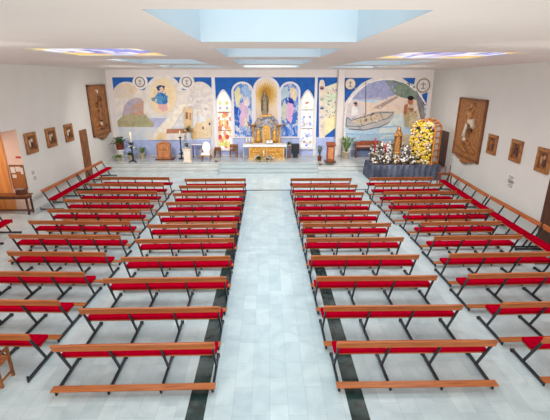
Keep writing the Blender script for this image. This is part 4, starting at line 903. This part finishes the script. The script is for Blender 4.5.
# ------------------------------------------------------------------ wall reliefs, plaques, notices
class Frame3:
    """local frame on a wall: u along the wall (to the right as seen), n out of the wall"""
    def __init__(s, o, u, n): s.o = Vector(o); s.u = Vector(u); s.n = Vector(n)
    def __call__(s, a, b, d=0): return s.u * a + Vector((0, 0, b)) + s.n * d
def wallL(y, z): return Frame3((XL, y, z), (0, 1, 0), (1, 0, 0))
def wallR(y, z): return Frame3((XR(y), y, z), -XRT, -XRN)
def rotf(f): return Matrix((f.u, f.n, Vector((0, 0, 1)))).transposed()
BONE = mat('bone_white', (222, 208, 188), 0.6, 0, 0.05, 8)
def relief(f, w, h, label, figs, bracket, tone=CARVE):
    t = thing('carved_relief', label, 'relief', f.o, 0, None); R = rotf(f)
    MB().box(f(0, 0, 0.03), (w, 0.06, h), rot=R, bev=0.01).build('panel', tone, t)
    m = MB()
    for (a, b, ww, hh) in ((0, h / 2 - 0.05, w, 0.1), (0, -h / 2 + 0.05, w, 0.1), (-w / 2 + 0.05, 0, 0.1, h), (w / 2 - 0.05, 0, 0.1, h)): m.box(f(a, b, 0.06), (ww, 0.12, hh), rot=R, bev=0.015)
    m.build('frame', FRAMEW, t)
    for (nm, mt, balls) in figs:
        m = MB()
        for e in balls:
            if len(e) == 4 and not isinstance(e[0], tuple):
                a, b, ra, rb = e; m.ball(f(a * w, b * h, 0.07), (ra * w, 0.05, rb * h), mt, 2, rot=R)
            else:
                m.tube([f(p[0] * w, p[1] * h, 0.075) for p in e], [p[2] for p in e], mt, 8)
        m.build(nm, None, t)
    if bracket:
        m = MB(); pts = [(-0.3, 0), (0.3, 0), (0.24, -0.1), (0.1, -0.13), (0.08, -0.24), (0, -0.3), (-0.08, -0.24), (-0.1, -0.13), (-0.24, -0.1)]
        m.prism([f(a * w * 1.1, -h / 2 + b * 0.9, 0.0) for a, b in pts], f.n * 0.14); m.build('bracket', CARVE, t)
    return t
relief(wallL(23.45, 3.49), 2.4, 2.83, 'large carved wooden relief with crowned dark figure high on the left wall', [
    ('carved_figure', FRAMEW, [(0.04, 0.24, 0.07, 0.05), ((0.03, 0.2, 0.08), (0.02, 0.12, 0.19), (0.0, 0.0, 0.17), (-0.02, -0.12, 0.24), (-0.03, -0.2, 0.3)), ((0.1, 0.15, 0.08), (0.17, 0.06, 0.07), (0.08, 0.0, 0.05)), ((-0.06, 0.15, 0.08), (-0.15, 0.08, 0.07), (-0.2, 0.16, 0.05)), ((-0.3, -0.36, 0.08), (-0.1, -0.33, 0.12), (0.1, -0.37, 0.1), (0.28, -0.34, 0.08))]),
    ('dark_drapery', WOODD, [((0.1, 0.27, 0.05), (0.14, 0.2, 0.09), (0.1, 0.1, 0.07), (-0.06, -0.01, 0.08), (0.06, -0.07, 0.1), (0.1, -0.13, 0.08), (-0.1, -0.16, 0.1), (0.06, -0.21, 0.07))]),
    ('pale_dove', BONE, [((-0.09, 0.4, 0.02), (0.0, 0.375, 0.05), (0.09, 0.4, 0.02)), ((0.0, 0.37, 0.06), (0.01, 0.33, 0.03)), ((-0.07, -0.24, 0.02), (0.02, -0.26, 0.06), (0.12, -0.24, 0.02)), ((0.02, -0.25, 0.06), (0.02, -0.31, 0.05))])], True)
relief(wallR(19.02, 2.9), 3.0, 2.85, 'large carved wooden relief with pale-robed rising figure on the right wall', [
    ('carved_figure', mat('relief_flesh', (196, 142, 92), 0.6, 0, 0.1, 8), [(0.0, 0.385, 0.045, 0.045), ((0.0, 0.34, 0.06), (0.02, 0.29, 0.15), (0.0, 0.2, 0.13), (-0.02, 0.12, 0.14)), ((0.06, 0.3, 0.08), (0.13, 0.36, 0.06), (0.12, 0.43, 0.04)), ((-0.06, 0.29, 0.08), (-0.13, 0.22, 0.06), (-0.1, 0.15, 0.04)), ((-0.02, 0.1, 0.12), (0.0, -0.04, 0.1), (-0.04, -0.16, 0.06), (-0.02, -0.22, 0.04)), ((0.03, 0.1, 0.11), (0.06, -0.02, 0.09), (0.02, -0.14, 0.06))]),
    ('low_figures', CARVE, [((-0.36, -0.33, 0.07), (-0.2, -0.3, 0.14), (-0.06, -0.36, 0.12), (0.06, -0.38, 0.07)), ((0.0, -0.3, 0.07), (0.14, -0.28, 0.14), (0.26, -0.34, 0.12), (0.36, -0.36, 0.06)), (-0.24, -0.25, 0.05, 0.035), (0.1, -0.23, 0.05, 0.035), ((-0.1, -0.25, 0.06), (0.0, -0.22, 0.1), (0.1, -0.25, 0.06))]),
    ('pale_robe', BONE, [((-0.06, 0.2, 0.06), (0.02, 0.13, 0.13), (0.1, 0.12, 0.15), (0.16, 0.16, 0.1)), ((0.12, 0.14, 0.12), (0.16, 0.05, 0.13), (0.13, -0.03, 0.07)), ((-0.05, 0.08, 0.1), (-0.1, -0.02, 0.1), (-0.13, -0.13, 0.12), (-0.1, -0.19, 0.13), (-0.04, -0.2, 0.06))])], True)
def plaque(f, label, sc=1.0, tones=(BONE, WOODD)):
    t = thing('station_plaque', label, 'plaque', f.o, 0, 'small framed carved plaques'); R = rotf(f); w, h = 0.78 * sc, 0.84 * sc
    m = MB()
    for (a, b, ww, hh) in ((0, h / 2 - 0.06, w, 0.12), (0, -h / 2 + 0.06, w, 0.12), (-w / 2 + 0.06, 0, 0.12, h - 0.24), (w / 2 - 0.06, 0, 0.12, h - 0.24)): m.box(f(a, b, 0.04), (ww, 0.08, hh), rot=R, bev=0.012)
    m.build('frame', CARVE, t)
    MB().box(f(0, 0, 0.015), (w - 0.1, 0.03, h - 0.1), rot=R).build('panel', FRAMEW, t)
    m = MB()
    for i, (a, b, ra, rb) in enumerate(((0.05, 0.1, 0.06, 0.08), (0.06, -0.08, 0.1, 0.15), (-0.1, 0.0, 0.05, 0.16), (-0.08, 0.2, 0.05, 0.05))): m.ball(f(a * sc, b * sc, 0.04), (ra * sc, 0.03, rb * sc), tones[i % 2], 2, rot=R)
    m.build('carved_scene', None, t)
for (y, lb) in ((16.35, 'small wood-framed carved plaque on left wall, nearest the porch opening'), (17.93, 'small wood-framed carved plaque on left wall, middle of its three'), (19.57, 'small wood-framed carved plaque on left wall, nearest the large relief')):
    plaque(wallL(y, 2.69), lb)
for (px, py, lb, tn) in ((493, 144.5, 'small wood-framed carved plaque on right wall, nearest the large relief', (CARVE, WOODD)), (517, 151, 'small wood-framed dark-centred plaque on right wall, middle of its three', (WOODD, WOODD)), (544.5, 160.5, 'small wood-framed carved plaque on right wall, cut by frame edge', (SKIN, WOODD))):
    p = onplane(px, py, (XR(11), 11, 0), XRN); plaque(wallR(p.y, p.z), lb, 0.98, tn)
def notice(f, label, w=0.3, h=0.3):
    t = thing('wall_notice', label, 'notice', f.o, 0, 'printed papers on the walls'); R = rotf(f)
    MB().box(f(0, 0, 0.004), (w, 0.008, h), rot=R).build('sheet', PAPER, t)
    m = MB()
    for k in range(5): m.box(f(-0.02 * (k % 2), h * (0.34 - 0.17 * k), 0.009), (w * (0.8 - 0.1 * (k % 3)), 0.003, h * 0.085), rot=R)
    m.build('printed_lines', INK, t)
for (px, py, lb) in ((33, 172.5, 'upper of two printed papers on left wall by the porch'), (35, 178, 'lower of two printed papers on left wall by the porch')):
    p = onplane(px, py, (XL, 0, 0), (1, 0, 0)); notice(wallL(p.y, p.z), lb, 0.3, 0.2)
for (px, py, lb) in ((511.3, 179, 'upper of two printed papers on right wall above pews'), (510.6, 184.6, 'lower of two printed papers on right wall above pews')):
    p = onplane(px, py, (XR(11), 11, 0), XRN); notice(wallR(p.y, p.z), lb, 0.5, 0.3)
# porch: cork board, sign, table with tray
fw = OP1 - 0.004
class PF(Frame3): pass
def wallP(x, z): return Frame3((x, fw, z), (1, 0, 0), (0, -1, 0))
p = ony(20, 177, fw); f = wallP(-10.14, p.z); R = rotf(f)
t = thing('notice_board', 'brown cork notice board with pinned papers on the pink porch wall', 'notice board', f.o)
MB().box(f(0, 0, 0.015), (0.52, 0.03, 0.95), rot=R).build('cork', CORK, t)
m = MB()
for (a, b, w, h) in ((0, 0.485, 0.56, 0.03), (0, -0.485, 0.56, 0.03), (-0.265, 0, 0.03, 0.98), (0.265, 0, 0.03, 0.98)): m.box(f(a, b, 0.02), (w, 0.04, h), rot=R)
m.build('frame', FRAMEW, t)
for (a, b, w, h) in ((-0.16, 0.3, 0.18, 0.24), (0.06, 0.33, 0.2, 0.2), (0.2, 0.26, 0.12, 0.26), (-0.14, 0.04, 0.16, 0.14)): MB().box(f(a, b, 0.035), (w, 0.006, h), rot=R).build('pinned_paper', PAPER, t)
p = ony(21.5, 157.3, fw); f = wallP(-9.99, p.z); R = rotf(f)
t = thing('wall_sign', 'tiny red sign on the pink porch wall above cork board', 'sign', f.o); MB().box(f(0, 0, 0.01), (0.2, 0.02, 0.07), rot=R).build('plate', mat('sign_red', (190, 60, 60), 0.6, 0, 0.05, 5), t)
t = thing('console_table', 'dark brown long narrow wooden table standing in the porch opening', 'table', (-10.55, 15.2, 0))
MB().box((0, 0, 0.79), (1.95, 0.42, 0.05), bev=0.008).build('tabletop', FRAMEW, t); MB().box((0, 0, 0.71), (1.85, 0.34, 0.11)).build('apron', WOODD, t)
for sx in (-1, 1):
    for sy in (-1, 1): MB().box((sx * 0.88, sy * 0.15, 0.3275), (0.06, 0.06, 0.655)).build('leg', WOODD, t)
    MB().box((sx * 0.88, 0, 0.1), (0.04, 0.25, 0.04)).build('stretcher', WOODD, t)
MB().box((0, 0.15, 0.1), (1.7, 0.04, 0.05)).build('stretcher', WOODD, t)
t = thing('offering_box', 'small dark box with pale top on right end of porch table', 'box', (-9.9, 15.22, 0.816))
MB().box((0, 0, 0.1), (0.34, 0.24, 0.2), bev=0.01).build('box', WOODD, t); MB().box((-0.03, 0, 0.215), (0.26, 0.2, 0.03), bev=0.006).build('lid', mat('grey_tray', (150, 140, 140), 0.5, 0, 0.1, 6), t)
# wooden chair at lower left
t = thing('wooden_chair', 'brown wooden chair at lower left, behind the nearest outer left pew', 'chair', (-4.94, 5.8, 0), 0.0)
CW = mat('chair_wood', (120, 70, 38), 0.45, 0, col2=(160, 98, 52), scale=4, stretch=(3, 3, 0.6))
for sx in (-1, 1):
    MB().bar((sx * 0.2, -0.16, 0), (sx * 0.2, -0.2, 0.86), 0.045).build('leg', CW, t); MB().bar((sx * 0.2, 0.15, 0), (sx * 0.2, 0.15, 0.6), 0.045).build('leg', CW, t)
    MB().bar((sx * 0.2, -0.18, 0.61), (sx * 0.2, 0.18, 0.61), 0.05, h=0.03).build('armrest', CW, t)
    MB().bar((sx * 0.2, -0.15, 0.12), (sx * 0.2, 0.14, 0.12), 0.03).build('stretcher', CW, t)
MB().box((0, 0.0, 0.42), (0.42, 0.34, 0.04), bev=0.008).build('seat', WOOD, t)
MB().box((0, -0.195, 0.76), (0.46, 0.03, 0.2), bev=0.008).box((0, -0.19, 0.56), (0.42, 0.025, 0.06)).build('backrest', WOODD, t)
# ------------------------------------------------------------------ light
def area(name, loc, size, power, col, spread, rot=(0, 0, 0)):
    l = bpy.data.lights.new(name, 'AREA'); l.shape = 'RECTANGLE'; l.size, l.size_y = size; l.energy = power; l.color = col; l.spread = math.radians(spread)
    o = bpy.data.objects.new(name, l); COL.objects.link(o); o.location = loc; o.rotation_euler = rot; return o
SKY = (0.64, 0.95, 1.06)
for k, (x0, x1, y0, y1) in HOLES.items():
    area('skylight_' + k, ((x0 + x1) / 2, (y0 + y1) / 2, CZ + 0.01), (x1 - x0 - 0.1, y1 - y0 - 0.1), (54 if k == 'c0' else 68) if k[0] == 'c' else (80 if k[0] == 'r' else 68), SKY if k[0] == 'c' else (1.0, 0.94, 0.89), 150)
def spot(name, loc, tgt, power, col, cone, soft=0.4):
    l = bpy.data.lights.new(name, 'SPOT'); l.energy = power; l.color = col; l.spot_size = math.radians(cone); l.spot_blend = 1.0; l.shadow_soft_size = soft
    o = bpy.data.objects.new(name, l); COL.objects.link(o); o.location = loc
    o.rotation_euler = (Vector(tgt) - Vector(loc)).to_track_quat('-Z', 'Y').to_euler(); return o
WARM = (1.0, 0.95, 0.91)
for i, x in enumerate((-6.5, 0, 6.5)): spot('altar_fill_%d' % i, (x, 16.8, 5.3), (x * 1.05, 25.2, 1.2), 1350, WARM, 96)  # added fill spots, out of view, to brighten the altar wall
for i, y in enumerate((7, 13, 19)):
    spot('left_wall_fill_%d' % i, (-3.2, y, 5.3), (XL, y, 1.8), (380, 360, 280)[i], (0.98, 0.98, 1.0), 108)  # unseen fill added to even out the left wall
    spot('right_wall_fill_%d' % i, (3.0, y, 5.3), (9.5, y, 1.8), 300, (0.98, 0.98, 1.0), 108)  # same added fill for the right wall, no fixture modelled
area('porch_lamp', (-11.6, 14.4, OPZ - 0.02), (0.8, 0.8), 40, (1.0, 0.80, 0.62), 170)
for i, x in enumerate((-5.5, 0.5, 6.5)): spot('ceiling_fill_%d' % i, (x, 1.4, 2.6), (x * 1.2, 9.0, CZ), 340, (1.0, 0.95, 0.9), 110)  # fill added low beside the camera to lift the ceiling, no real lamps
w = bpy.data.worlds.new('World'); S.world = w; w.use_nodes = True
bg = w.node_tree.nodes['Background']; bg.inputs['Color'].default_value = (1.0, 0.96, 0.92, 1); bg.inputs['Strength'].default_value = 1.6
# ------------------------------------------------------------------ camera
cd = bpy.data.cameras.new('Camera'); cam = bpy.data.objects.new('Camera', cd); COL.objects.link(cam)
cd.sensor_fit = 'HORIZONTAL'; cd.sensor_width = 36; cd.lens = 36 * F / 550; cd.clip_end = 200
cam.location = EYE; cam.rotation_euler = (PI / 2 - TH, 0, -YAW)
S.camera = cam
S.view_settings.view_transform = 'Standard'; S.view_settings.look = 'None'; S.view_settings.exposure = 0.0; S.view_settings.gamma = 1.0; S.view_settings.use_curve_mapping = False
